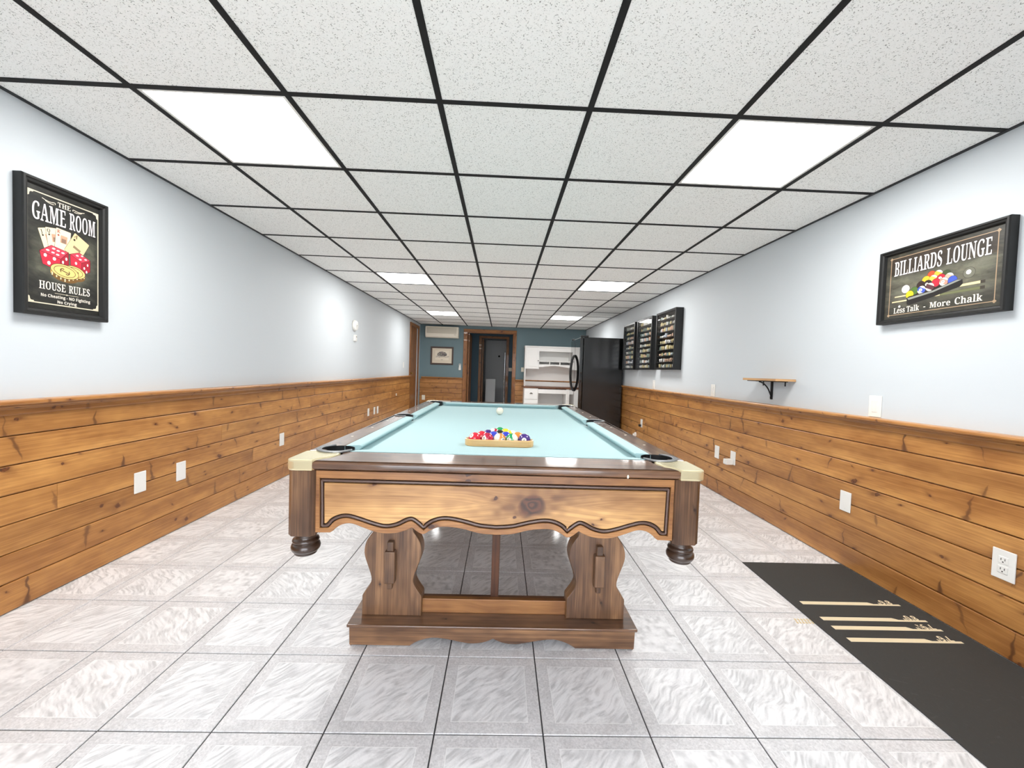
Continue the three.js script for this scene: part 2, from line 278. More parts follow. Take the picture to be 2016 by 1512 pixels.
// ceiling: tiles, black runners and cross tees, each a piece
const ceiling = struct('ceiling', box(XL - 0.12, XR + 0.12, 2.3, 2.4, ZB - 0.12, ZF + 0.14), std({ color: 0x8c8c8a, roughness: 0.9 }));
const GX = [-1.505, -0.8955, -0.286, 0.3235, 0.933, 1.5425], GZ = Array.from({ length: 17 }, (_, k) => 0.1514 - 0.6096 * k).filter((z) => z > ZB + 0.1);
const LIGHT_CELLS = [];
{
  const fissured = [1, 2].map((k) => canvasTexture(1024, 1024, (c, W, H) => {
    const r = rng(500 + k); c.fillStyle = '#f7f8f5'; c.fillRect(0, 0, W, H);
    for (let i = 0; i < 9000; i++) { c.fillStyle = `rgba(${r() < 0.5 ? '150,152,150' : '255,255,252'},${0.05 + 0.1 * r()})`; const s = 2 + 5 * r(); c.fillRect(r() * W, r() * H, s, s); }
    for (let i = 0; i < 4200; i++) { const s = 70 + 70 * r(); c.fillStyle = `rgba(${s},${s},${s - 4},${0.35 + 0.5 * r()})`; c.beginPath(); c.arc(r() * W, r() * H, 0.7 + 0.8 * r(), 0, 7); c.fill(); }
    c.lineCap = 'round';
    for (let i = 0; i < 2300; i++) {
      const x = r() * W, y = r() * H, a = (r() - 0.5) * 2.2 + (r() < 0.25 ? PI / 2 : 0), l = 3 + 8 * r() * r() + (r() < 0.06 ? 6 : 0), s = 40 + 60 * r();
      c.strokeStyle = `rgba(${s},${s + 1},${s - 4},${0.45 + 0.5 * r()})`; c.lineWidth = 1.1 + 1.9 * r(); c.beginPath(); c.moveTo(x, y); c.quadraticCurveTo(x + l * 0.5 * Math.cos(a) + r() * 2 - 1, y + l * 0.5 * Math.sin(a) + r() * 2 - 1, x + l * Math.cos(a), y + l * Math.sin(a)); c.stroke();
    }
  }));
  for (const t of fissured) t.wrapS = t.wrapT = THREE.RepeatWrapping;
  const tm = fissured.map((map) => std({ map, roughness: 0.92 }));
  const xs = [XL, ...GX, XR], zs = [ZF, ...GZ, ZB], r = rng(77), cache = new Map();
  const lit = new Set(); for (const c of [1, 5]) for (const z of [-1.6776, -4.7256, -7.7736]) lit.add(c + ':' + zs.findIndex((q) => Math.abs(q - z) < 0.02));
  for (let j = 0; j + 1 < zs.length; j++) for (let i = 0; i + 1 < xs.length; i++) {
    const xa = xs[i], xb = xs[i + 1], zn = zs[j], zf = zs[j + 1], k = Math.floor(r() * 4);
    if (lit.has(i + ':' + j)) { LIGHT_CELLS.push([(xa + xb) / 2, (zn + zf) / 2]); continue; }
    const w = xb - xa - 0.004, d = zn - zf - 0.004, key = [w.toFixed(3), d.toFixed(3), k].join();
    if (!cache.has(key)) { const g = new THREE.BoxGeometry(w, 0.016, d); const p = g.attributes.position, uv = g.attributes.uv; for (let q = 0; q < p.count; q++) { const s = k & 1 ? -1 : 1; uv.setXY(q, s * (p.getX(q) / 0.61 + 0.5), s * (p.getZ(q) / 0.61 + 0.5)); } cache.set(key, g); }
    part(ceiling, 'ceiling_tile', cache.get(key), tm[k >> 1]).position.set((xa + xb) / 2, CEIL + 0.0035 + 0.008, (zn + zf) / 2);
  }
  const runner = mergeGeometries([box(-0.012, 0.012, CEIL, CEIL + 0.003, ZB, ZF), box(-0.002, 0.002, CEIL + 0.003, CEIL + 0.03, ZB, ZF)].map(flat));
  for (const x of GX) part(ceiling, 'grid_runner', runner, gridBlack).position.x = x;
  const tees = new Map();
  for (const z of GZ) for (let i = 0; i + 1 < xs.length; i++) {
    const a = xs[i] + (i ? 0.0122 : 0.001), b = xs[i + 1] - (i + 2 < xs.length ? 0.0122 : 0.001), key = (b - a).toFixed(4);
    if (!tees.has(key)) tees.set(key, box(-(b - a) / 2, (b - a) / 2, CEIL + 0.0004, CEIL + 0.0031, -0.012, 0.012));
    part(ceiling, 'cross_tee', tees.get(key), gridBlack).position.set((a + b) / 2, 0, z);
  }
  const angle = std({ color: 0x111318, roughness: 0.5 });
  part(ceiling, 'wall_angle', merge(box(XL, XL + 0.02, CEIL - 0.0002, CEIL + 0.0029, ZB, ZF), box(XL, XL + 0.003, CEIL, CEIL + 0.02, ZB, ZF)), angle);
  part(ceiling, 'wall_angle', merge(box(XR - 0.02, XR, CEIL - 0.0002, CEIL + 0.0029, ZB, ZF), box(XR - 0.003, XR, CEIL, CEIL + 0.02, ZB, ZF)), angle);
  part(ceiling, 'wall_angle', box(XL + 0.02, XR - 0.02, CEIL - 0.0002, CEIL + 0.0029, ZB, ZB + 0.02), angle);
  part(ceiling, 'wall_angle', box(XL + 0.02, XR - 0.02, CEIL - 0.0002, CEIL + 0.0029, ZF - 0.02, ZF), angle);
}
// doorway in the back wall, hall behind it, side door on the left wall
{
  const C = (a, b, c, d, e, f, gr, o = [0.2, 0.3]) => grainUV(rbox(a, b, c, d, e, f, 0.004), gr, [2.4, 0.5], o);
  const d = struct('door_1');
  part(d, 'casing', C(-0.982, -0.893, 0, 2.012, ZB, ZB + 0.024, 'y'), casingWood); part(d, 'casing', C(0.265, 0.343, 0, 2.012, ZB, ZB + 0.024, 'y', [0.5, 0.1]), casingWood);
  part(d, 'casing', C(-0.982, 0.343, 2.012, 2.085, ZB, ZB + 0.026, 'x', [0.1, 0.7]), casingWood);
  part(d, 'jamb', C(-0.9, -0.88, 0, 1.995, ZB - 0.13, ZB + 0.004, 'y'), casingWood); part(d, 'jamb', C(0.252, 0.272, 0, 1.995, ZB - 0.13, ZB + 0.004, 'y'), casingWood);
  part(d, 'jamb', C(-0.9, 0.272, 1.995, 2.015, ZB - 0.13, ZB + 0.004, 'x'), casingWood);
  part(d, 'door_leaf', C(-0.876, -0.838, 0.01, 1.985, ZB - 0.92, ZB - 0.12, 'y', [0.6, 0.2]), casingWood);
  const s = struct('door_2');
  part(s, 'casing', C(XL, XL + 0.024, 0, 2.05, -9.15, -9.07, 'y'), casingWood); part(s, 'casing', C(XL, XL + 0.024, 0, 2.05, -10.0, -9.92, 'y'), casingWood);
  part(s, 'casing', C(XL, XL + 0.026, 2.02, 2.09, -10.0, -9.07, 'z'), casingWood);
  part(s, 'door_leaf', C(XL - 0.055, XL - 0.02, 0.008, 2.025, -9.92, -9.15, 'y', [0.9, 0.4]), casingWood);
  const k = part(s, 'door_knob', lathe([[0, 0], [0.026, 0], [0.026, 0.006], [0.011, 0.01], [0.011, 0.035], [0.024, 0.045], [0.026, 0.058], [0.016, 0.068], [0, 0.07]], 16).rotateZ(-PI / 2), std({ color: 0x9a7b45, roughness: 0.3, metalness: 1 })); k.position.set(XL - 0.02, 0.95, -9.22);
  // hall
  const zh = -11.6;
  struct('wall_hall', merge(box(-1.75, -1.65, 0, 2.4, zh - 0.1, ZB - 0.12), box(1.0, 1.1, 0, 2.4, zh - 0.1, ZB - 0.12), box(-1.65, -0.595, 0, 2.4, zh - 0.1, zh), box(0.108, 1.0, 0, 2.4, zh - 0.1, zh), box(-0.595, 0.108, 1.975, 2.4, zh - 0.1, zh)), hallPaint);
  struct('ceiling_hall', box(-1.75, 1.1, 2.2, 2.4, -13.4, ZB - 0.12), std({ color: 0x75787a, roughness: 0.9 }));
  struct('wall_closet', merge(box(-0.85, -0.75, 0, 2.2, -13.3, zh - 0.1), box(0.4, 0.5, 0, 2.2, -13.3, zh - 0.1), box(-0.85, 0.5, 0, 2.2, -13.4, -13.3)), std({ color: 0x9ea3a5, roughness: 0.8 }));
  const h = struct('door_3');
  part(h, 'casing', C(-0.672, -0.595, 0, 1.972, zh, zh + 0.02, 'y'), casingWood); part(h, 'casing', C(0.108, 0.185, 0, 1.972, zh, zh + 0.02, 'y'), casingWood); part(h, 'casing', C(-0.672, 0.185, 1.972, 2.04, zh, zh + 0.022, 'x'), casingWood);
  part(h, 'door_leaf', C(-0.585, -0.55, 0.01, 1.96, zh - 0.8, zh - 0.1, 'y', [0.4, 0.4]), casingWood);
  const g = struct('door_4'); const grey = std({ color: 0xdfe2e3, roughness: 0.5 });
  part(g, 'door_leaf', rbox(-0.54, 0.16, 0.01, 2.04, -13.29, -13.25, 0.003), grey);
  const kn = part(g, 'door_knob', lathe([[0, 0], [0.03, 0], [0.03, 0.008], [0.012, 0.014], [0.012, 0.03], [0.026, 0.04], [0.027, 0.055], [0, 0.065]], 16).rotateX(PI / 2), blackMetal); kn.position.set(-0.105, 1.53, -13.25);
  const bd = single('leaning_board', rbox(-0.145, 0.145, 0, 0.8, -0.012, 0.012, 0.003), std({ color: 0xf4f7f8, roughness: 0.5 }), 'pale grey flat board leaning upright in the dark room beyond the doorway', 'board', [-0.33, 0.006, -12.25]); bd.rotation.x = -0.06;
  const pole = thing('chrome_pole', 'slim shiny chrome pole standing upright at the inner hall doorway', 'pole', [0.078, 0, -11.85]);
  part(pole, 'tube', lathe([[0.02, 0.0], [0.022, 0.004], [0.022, 1.6], [0.018, 1.606], [0, 1.606]], 16), chrome); part(pole, 'foot', lathe([[0, 0], [0.04, 0], [0.04, 0.012], [0.024, 0.02], [0.022, 0.06]], 16), blackPlastic);
}

// ───────────────────────── ceiling light panels ─────────────────────────
{
  const glow = std({ color: 0xffffff, emissive: 0xffffff, emissiveIntensity: PANEL_GLOW, roughness: 0.6 }), rim = std({ color: 0xe9e8e4, roughness: 0.5 });
  const names = [['nearest pair, above the dice picture side', -1.9826, -1], ['nearest pair, on the rack picture side', -1.9826, 1], ['middle pair, on the smoke alarm side', -5.03, -1], ['middle pair, on the display case side', -5.03, 1], ['farthest pair, near the air conditioner', -8.078, -1], ['farthest pair, near the refrigerator', -8.078, 1]];
  for (const [x, z] of LIGHT_CELLS) {
    const which = names.find((n) => Math.abs(n[1] - z) < 0.1 && Math.sign(x) === n[2]);
    const t = thing('light_panel', 'square glowing white ceiling light panel of the ' + which[0], 'light', [x, CEIL, z], 'ceiling light panels');
    const a = 0.302, b = 0.278;
    part(t, 'panel_frame', merge(box(-a, a, 0.0032, 0.016, b, a), box(-a, a, 0.0032, 0.016, -a, -b), box(-a, -b, 0.0032, 0.016, -b, b), box(b, a, 0.0032, 0.016, -b, b)), rim);
    part(t, 'light_diffuser', box(-b, b, 0.008, 0.016, -b, b), glow);
    const l = new THREE.RectAreaLight(new THREE.Color().setRGB(1, 0.985, 0.955), PANEL_LIGHT, 2 * b, 2 * b); l.name = 'panel_light'; l.position.y = 0.005; l.rotation.x = -PI / 2; t.add(l);
  }
}

// ───────────────────────── pool table ─────────────────────────
const TZ = -2.65;   // middle of the table
const table = thing('pool_table', 'wooden trestle pool table with pale aqua cloth and scalloped apron', 'pool table', [0, 0, TZ]);
{
  const W = (name, geo, m, parent = table) => part(parent, name, geo, m, true);
  const tw = (g, grain, o = [0, 0]) => grainUV(g, grain, [1.6, 0.8], o);
  const XO = 0.703, ZN = -1.335, ZFAR = 2 * TZ - ZN, YT = 0.777, YB = 0.745;
  const flipZ = (z) => 2 * TZ - z;
  // aprons: outer frame with scalloped foot, sunk bead, inner panel
  const edgeA = smooth([[0, 0.531], [0.056, 0.535], [0.113, 0.549], [0.166, 0.555], [0.196, 0.553], [0.226, 0.54], [0.246, 0.528], [0.262, 0.532], [0.286, 0.55]], 4);
  const edgeB = smooth([[0.286, 0.55], [0.308, 0.539], [0.338, 0.53], [0.375, 0.527], [0.412, 0.532], [0.45, 0.545], [0.494, 0.559], [0.524, 0.554], [0.548, 0.539]], 4).slice(1);
  const edge = [...edgeA, ...edgeB, [0.552, 0.533], [0.563, 0.526], [0.613, 0.525]];
  const lineA = smooth([[0, 0.557], [0.057, 0.562], [0.114, 0.576], [0.167, 0.584], [0.197, 0.581], [0.226, 0.569], [0.247, 0.551]], 4);
  const lineB = smooth([[0.247, 0.551], [0.264, 0.565], [0.287, 0.579], [0.301, 0.577], [0.338, 0.559], [0.375, 0.552], [0.413, 0.559], [0.465, 0.575], [0.502, 0.584], [0.528, 0.582], [0.554, 0.57], [0.572, 0.55]], 4).slice(1);
  const line = [...lineA, ...lineB, [0.59, 0.549], [0.593, 0.703]];
  const both = (half, k) => [...half.slice(1).reverse().map(([x, y]) => [-x * k, y]), ...half.map(([x, y]) => [x * k, y])];
  function apron(k, place, m) {
    const outer = [...both(edge, k), [0.613 * k, 0.746], [-0.613 * k, 0.746]], path = both(line, k);
    const wide = offsetPoly(path, 0.0075), tight = offsetPoly(path, -0.0075);
    const uv = (g) => { const q = grainUV(g, 'x', [1.4, 0.35], [0, 0]), a = q.attributes.uv; for (let i = 0; i < a.count; i++) a.setXY(i, a.getX(i) + 0.5, a.getY(i) - 0.5 / 0.35); return q; };
    const f = W('apron_frame', place(uv(faceExtrude(outer, 0, 0.022, { bevel: 0.0015, holes: [wide] }))), m[0]);
    W('apron_panel', place(uv(faceExtrude(tight, 0.0005, 0.022, { bevel: 0.002 }))), m[1], f);
    W('groove', place(faceExtrude(offsetPoly(path, 0.012), -0.016, 0.008)), grooveStain, f);
    const dense = path.flatMap((p, i) => { const q = path[(i + 1) % path.length], n = Math.max(1, Math.round(Math.hypot(q[0] - p[0], q[1] - p[1]) / 0.012)); return Array.from({ length: n }, (_, j) => [lerp(p[0], q[0], j / n), lerp(p[1], q[1], j / n)]); });
    const c = new THREE.CatmullRomCurve3(dense.map(([x, y]) => new THREE.Vector3(x, y, -0.0040)), true, 'centripetal');
    W('bead_molding', place(new THREE.TubeGeometry(c, 560, 0.0052, 6, true)), beadStain, f);
  }
  apron(0.994, (g) => g.translate(-0.003, 0, -1.366), [apronEdge, apronWood]);
  apron(0.994, (g) => g.rotateY(PI).translate(0, 0, flipZ(-1.366)), [apronEdge, apronWood]);
  const kSide = 1.185 / 0.613;
  apron(kSide, (g) => g.rotateY(-PI / 2).translate(-0.672, 0, TZ), [apronEdge, apronWood]);
  apron(kSide, (g) => g.rotateY(PI / 2).translate(0.672, 0, TZ), [apronEdge, apronWood]);
  W('bed_frame', tw(rbox(-0.64, 0.64, 0.6, 0.7, ZFAR + 0.06, ZN - 0.06, 0.004), 'z'), tableDark);
  // corner posts with turned drops
  for (const sx of [-1, 1]) for (const far of [0, 1]) {
    const cx = sx * 0.6565 - 0.003, cz = far ? flipZ(-1.404) : -1.404, a = 0.045, b = 0.03;
    const oct = [[-a, -b], [-b, -a], [b, -a], [a, -b], [a, b], [b, a], [-b, a], [-a, b]].map(([x, z]) => [cx + x, cz + z]);
    const p = W('corner_post', tw(planExtrude(oct, 0.512, 0.746, 0.002), 'y', [sx * 0.2 + far * 0.3, 0.1]), tableDark);
    W('post_drop', lathe([[0, 0.437], [0.03, 0.4372], [0.036, 0.44], [0.0375, 0.4445], [0.0355, 0.4465], [0.042, 0.45], [0.0465, 0.457], [0.0475, 0.4645], [0.0455, 0.472], [0.0405, 0.477], [0.037, 0.478], [0.0415, 0.4805], [0.0435, 0.486], [0.0415, 0.4915], [0.036, 0.494], [0.0345, 0.498], [0.034, 0.514]], 32).translate(cx, 0, cz), footStain, p);
  }
  // bed
  const PC = [0.603, 1.53], R = 0.058;               // corner pocket: |x|, distance
  const corner = (sx, z, a0, a1, n = 12) => arc(sx * PC[0], z, R, a0, a1, n);
  const zc = -1.53, zcf = flipZ(zc), sp = 0.622, RS = 0.054;
  const felt = std({ color: 0xadcacd, roughness: 0.95, bumpMap: dataTexture(256, 256, (x, y) => { const n = 255 * (0.6 * noise(x / 1.5, y / 1.5, 9) + 0.4 * noise(x / 5, y / 3, 10)); return [n, n, n]; }, false), bumpScale: 0.0003 });
  felt.bumpMap.repeat.set(6, 6);
  {
    const e = 0.603, zi = -1.5, zo = flipZ(zi), pts = [];
    // anticlockwise seen from above (x, z), starting near left
    pts.push(...arc(-PC[0], zc, 0.06, PI * 0.5, -PI * 0.5, 14).map(([x, z]) => [x, z]));
    pts.push(...arc(-sp - 0.004, TZ, 0.054, PI * 0.42, -PI * 0.42, 12));
    pts.push(...arc(-PC[0], zcf, 0.06, PI * 0.5, -PI * 0.5, 14));
    pts.push(...arc(PC[0], zcf, 0.06, PI * 1.5, PI * 0.5, 14));
    pts.push(...arc(sp + 0.004, TZ, 0.054, PI * 1.42, PI * 0.58, 12));
    pts.push(...arc(PC[0], zc, 0.06, PI * 1.5, PI * 0.5, 14));
    W('cloth_bed', grainUV(planExtrude(pts, 0.715, YB, 0), 'x', [1, 1]), felt);
  }
  // cushions: noses along the play field, cut back at the pockets
  function cushion(p0, p1, inward, c0, c1) {
    const prof = [[0, 0.777], [0.02, 0.7775], [0.043, 0.7755], [0.049, 0.772], [0.0505, 0.768], [0.047, 0.762], [0.03, 0.7455], [0, 0.7455]];
    const L = Math.hypot(p1[0] - p0[0], p1[1] - p0[1]), dir = [(p1[0] - p0[0]) / L, (p1[1] - p0[1]) / L];
    const ring = (end) => prof.map(([d, y]) => { const s = end ? L - (c1 * d) / 0.05 : (c0 * d) / 0.05; return new THREE.Vector3(p0[0] + dir[0] * s + inward[0] * d, y, p0[1] + dir[1] * s + inward[1] * d); });
    const A = ring(0), B = ring(1), pos = [], n = prof.length, tri = (...v) => v.forEach((q) => pos.push(q.x, q.y, q.z));
    const cross = dir[0] * inward[1] - dir[1] * inward[0], fl = cross > 0;
    for (let i = 0; i < n; i++) { const j = (i + 1) % n; if (fl) { tri(A[i], A[j], B[i]); tri(A[j], B[j], B[i]); } else { tri(A[i], B[i], A[j]); tri(A[j], B[i], B[j]); } }
    for (let i = 1; i + 1 < n; i++) { if (fl) { tri(A[0], A[i + 1], A[i]); tri(B[0], B[i], B[i + 1]); } else { tri(A[0], A[i], A[i + 1]); tri(B[0], B[i + 1], B[i]); } }
    const g = new THREE.BufferGeometry(); g.setAttribute('position', new THREE.Float32BufferAttribute(pos, 3)); g.computeVertexNormals(); return grainUV(g, 'x', [1, 1]);
  }
  const xr = 0.602;
  W('cushion', cushion([-0.548, -1.498], [0.548, -1.498], [0, -1], 0.045, 0.045), felt); W('cushion', cushion([-0.548, flipZ(-1.498)], [0.548, flipZ(-1.498)], [0, 1], 0.045, 0.045), felt);
  for (const sx of [-1, 1]) { W('cushion', cushion([sx * xr, -1.586], [sx * xr, TZ + 0.052], [-sx, 0], 0.045, 0.016), felt); W('cushion', cushion([sx * xr, TZ - 0.052], [sx * xr, flipZ(-1.586)], [-sx, 0], 0.016, 0.045), felt); }
  // wooden rails with rounded edges; the corners are metal castings
  const sNear = (sx) => smooth([[sx * 0.612, ZN], [sx * 0.611, -1.348], [sx * 0.6, -1.372], [sx * 0.582, -1.39], [sx * 0.572, -1.42], [sx * 0.566, -1.452], [sx * 0.574, -1.4795]], 3);
  const angA = Math.atan2(0.0505, 0.029), angB = Math.atan2(0.026, -0.0517);
  const map2 = (pts, sx, far) => pts.map(([x, z]) => [sx * x, far ? flipZ(z) : z]);
  const nearRail = [...sNear(-1), ...[[-0.556, -1.4985]], [0.556, -1.4985], ...sNear(1).reverse()];
  const sightM = std({ color: 0xe8e2d0, roughness: 0.25 });
  const rails = [];
  for (const far of [0, 1]) { const r = W('rail', tw(planExtrude(nearRail.map(([x, z]) => [x, far ? flipZ(z) : z]), 0.744, YT, 0.014, 5), 'x', [0.1 + far * 0.4, 0.3]), railWood); rails.push(r); }
  for (const sx of [-1, 1]) {
    const sSide = [[XO, -1.487], [XO - 0.012, -1.4915], [0.672, -1.4985], [0.6547, -1.504]];
    const half = [...sSide, ...arc(PC[0], zc, 0.0585, Math.atan2(0.026, 0.0517), -PI / 2 + 0.02, 10), [xr, -1.59]];
    const ptsR = [...half, [xr, TZ + 0.05], ...arc(sp, TZ, RS, PI - 1.2, PI - 1.2 + 0).slice(0, 0), ...arc(sp, TZ, RS, 1.95, -1.95, 16).map(([x, z]) => [x, z]), [xr, TZ - 0.05], ...half.map(([x, z]) => [x, flipZ(z)]).reverse()];
    const r = W('rail', tw(planExtrude(ptsR.map(([x, z]) => [sx * x, z]), 0.744, YT, 0.014, 5), 'z', [sx * 0.2, 0.2 * sx + 0.4]), railWood);
    for (const f of [-0.75, -0.5, -0.25, 0.25, 0.5, 0.75]) W('sight', new THREE.CylinderGeometry(0.006, 0.006, 0.0012, 12).translate(sx * 0.655, YT + 0.0002, TZ + f * 1.12), sightM, r);
  }
  for (const f of [-0.75, -0.5, -0.25, 0, 0.25, 0.5, 0.75]) W('sight', new THREE.CylinderGeometry(0.006, 0.006, 0.0012, 12).translate(f * 0.56, YT + 0.0002, flipZ(-1.42)), sightM, rails[1]);
  W('keyhole_plate', lathe([[0, 0], [0.0035, 0], [0.0035, 0.0015], [0, 0.0025]], 12).rotateX(PI / 2).scale(1, 1.8, 1).translate(0.433, 0.752, ZN + 0.0004), sightM, rails[0]);
  const brass = std({ map: canvasTexture(256, 256, (c, w, h) => { const r = rng(3); c.fillStyle = '#efe3bb'; c.fillRect(0, 0, w, h); for (let i = 0; i < 260; i++) { c.fillStyle = ['rgba(170,140,90,.08)', 'rgba(245,240,220,.15)', 'rgba(120,90,60,.06)'][i % 3]; c.beginPath(); c.ellipse(r() * w, r() * h, 4 + 26 * r(), 2 + 8 * r(), r() * 3, 0, 7); c.fill(); } }), roughness: 0.24, metalness: 0.65 });
  const ringM = std({ color: 0x8e9092, roughness: 0.35, metalness: 0.8 }), leather = std({ color: 0x0b0b0c, roughness: 0.55 });
  for (const sx of [-1, 1]) for (const far of [0, 1]) {
    const out = [...sNear(1).reverse(), [0.64, ZN], ...arc(XO - 0.032, ZN - 0.032, 0.032, PI / 2, 0, 8), [XO, -1.486], [XO - 0.012, -1.4905], [0.672, -1.4975], [0.656, -1.503], ...arc(PC[0], zc, 0.0585, Math.atan2(0.027, 0.0519), PI * 0.5 + 0.5, 12)];
    const cst = W('corner_casting', grainUV(planExtrude(map2(out, sx, far), 0.741, YT + 0.001, 0.007, 3), 'x', [0.6, 0.6], [sx * 0.2, far * 0.4]), brass);
    const z = far ? zcf : zc, s = far ? -1 : 1;
    // ring open towards the play field
    const rp = [...arc(PC[0], zc, 0.076, -0.75, PI / 2 + 0.75, 24), [0.545, -1.501], [0.5455, -1.512], ...arc(PC[0], zc, 0.0575, PI / 2 + 0.6, -0.6, 24), [0.634, -1.588]];
    W('pocket_ring', planExtrude(map2(rp, sx, far), YT, YT + 0.006, 0.002, 2), ringM, cst);
    W('pocket', lathe([[0.0575, YT + 0.002], [0.058, 0.74], [0.055, 0.69], [0.04, 0.668], [0, 0.664]], 28).translate(sx * PC[0], 0, z), leather);
  }
  leather.side = THREE.DoubleSide;
  for (const sx of [-1, 1]) {
    const rp = [...arc(sp, TZ, 0.066, 1.9, -1.9, 24), ...arc(sp, TZ, 0.0535, -1.9, 1.9, 24)];
    W('pocket_ring', planExtrude(map2(rp, sx, 0), YT, YT + 0.006, 0.002, 2), ringM);
    W('pocket', lathe([[0.0535, YT + 0.002], [0.054, 0.74], [0.051, 0.69], [0.04, 0.668], [0, 0.664]], 28).translate(sx * sp, 0, TZ), leather);
  }
  // trestles: plinth, two shaped legs with wedged keys, stretcher
  const half = smooth([[0.117, 0.172], [0.104, 0.19], [0.09, 0.212], [0.084, 0.23], [0.086, 0.25], [0.098, 0.287], [0.111, 0.325], [0.1145, 0.35], [0.108, 0.386], [0.092, 0.414], [0.08, 0.432], [0.077, 0.455], [0.09, 0.53], [0.102, 0.6]], 3);
  const legShape = [[0.119, 0.088], [0.119, 0.165], ...half, [0.102, 0.6]], legPts = [...legShape.map(([x, y]) => [-x, y]).reverse(), ...legShape];
  const under = smooth([[0, 0.036], [0.022, 0.027], [0.045, 0.02], [0.088, 0.016], [0.13, 0.022], [0.176, 0.031], [0.238, 0.037], [0.285, 0.026], [0.31, 0.014], [0.326, 0.0035]], 3);
  const plinthPts = [...under.slice(1).reverse().map(([x, y]) => [-x, y]), ...under, [0.553, 0.0035], [0.553, 0], [0.56, 0.006], [0.562, 0.078], [-0.562, 0.078], [-0.56, 0.006], [-0.553, 0], [-0.553, 0.0035]];
  for (const far of [0, 1]) {
    const put = (g) => (far ? g.rotateY(PI).translate(0, 0, 2 * TZ) : g);
    const pl = W('plinth', tw(put(merge(faceExtrude(plinthPts, -1.56, 0.024, { bevel: 0.0015 }), faceExtrude(plinthPts, -1.752, 0.024, { bevel: 0.0015 }), box(-0.56, -0.536, 0, 0.078, -1.752, -1.584), box(0.536, 0.56, 0, 0.078, -1.752, -1.584))), 'x', [0.3, 0.1]), tableMid);
    W('plinth_top', tw(put(rbox(-0.57, 0.57, 0.076, 0.0885, -1.784, -1.552, 0.005, 3)), 'x', [0.6, 0.5]), railWood, pl);
    for (const sx of [-1, 1]) {
      const leg = W('trestle_leg', tw(put(faceExtrude(legPts, -1.617, 0.066, { bevel: 0.003, segs: 2 }).translate(sx * 0.4135, 0, 0)), 'y', [0.2 * sx + 0.3, 0.4 * sx]), tableMid);
      const kx = sx * 0.419;
      const key = W('wedge_key', tw(put(rbox(kx - 0.021, kx + 0.021, 0.232, 0.362, -1.618, -1.588, 0.005, 2)), 'y', [0.7, 0.1]), tableDark, leg);
      W('tenon', tw(put(rbox(kx - 0.0125, kx + 0.0125, 0.356, 0.398, -1.618, -1.594, 0.003)), 'y', [0.1, 0.6]), tableDark, leg);
      W('tenon', tw(put(rbox(kx - 0.0095, kx + 0.0095, 0.205, 0.236, -1.618, -1.598, 0.003)), 'y', [0.1, 0.2]), tableDark, leg);
    }
    W('stretcher', tw(put(rbox(-0.3, 0.3, 0.088, 0.147, -1.666, -1.641, 0.003)), 'x', [0.45, 0.62]), apronEdge);
  }
  W('centre_post', tw(rbox(-0.0165, 0.0165, 0.088, 0.62, -1.7, -1.668, 0.002), 'y', [0.2, 0.2]), postWood);
}

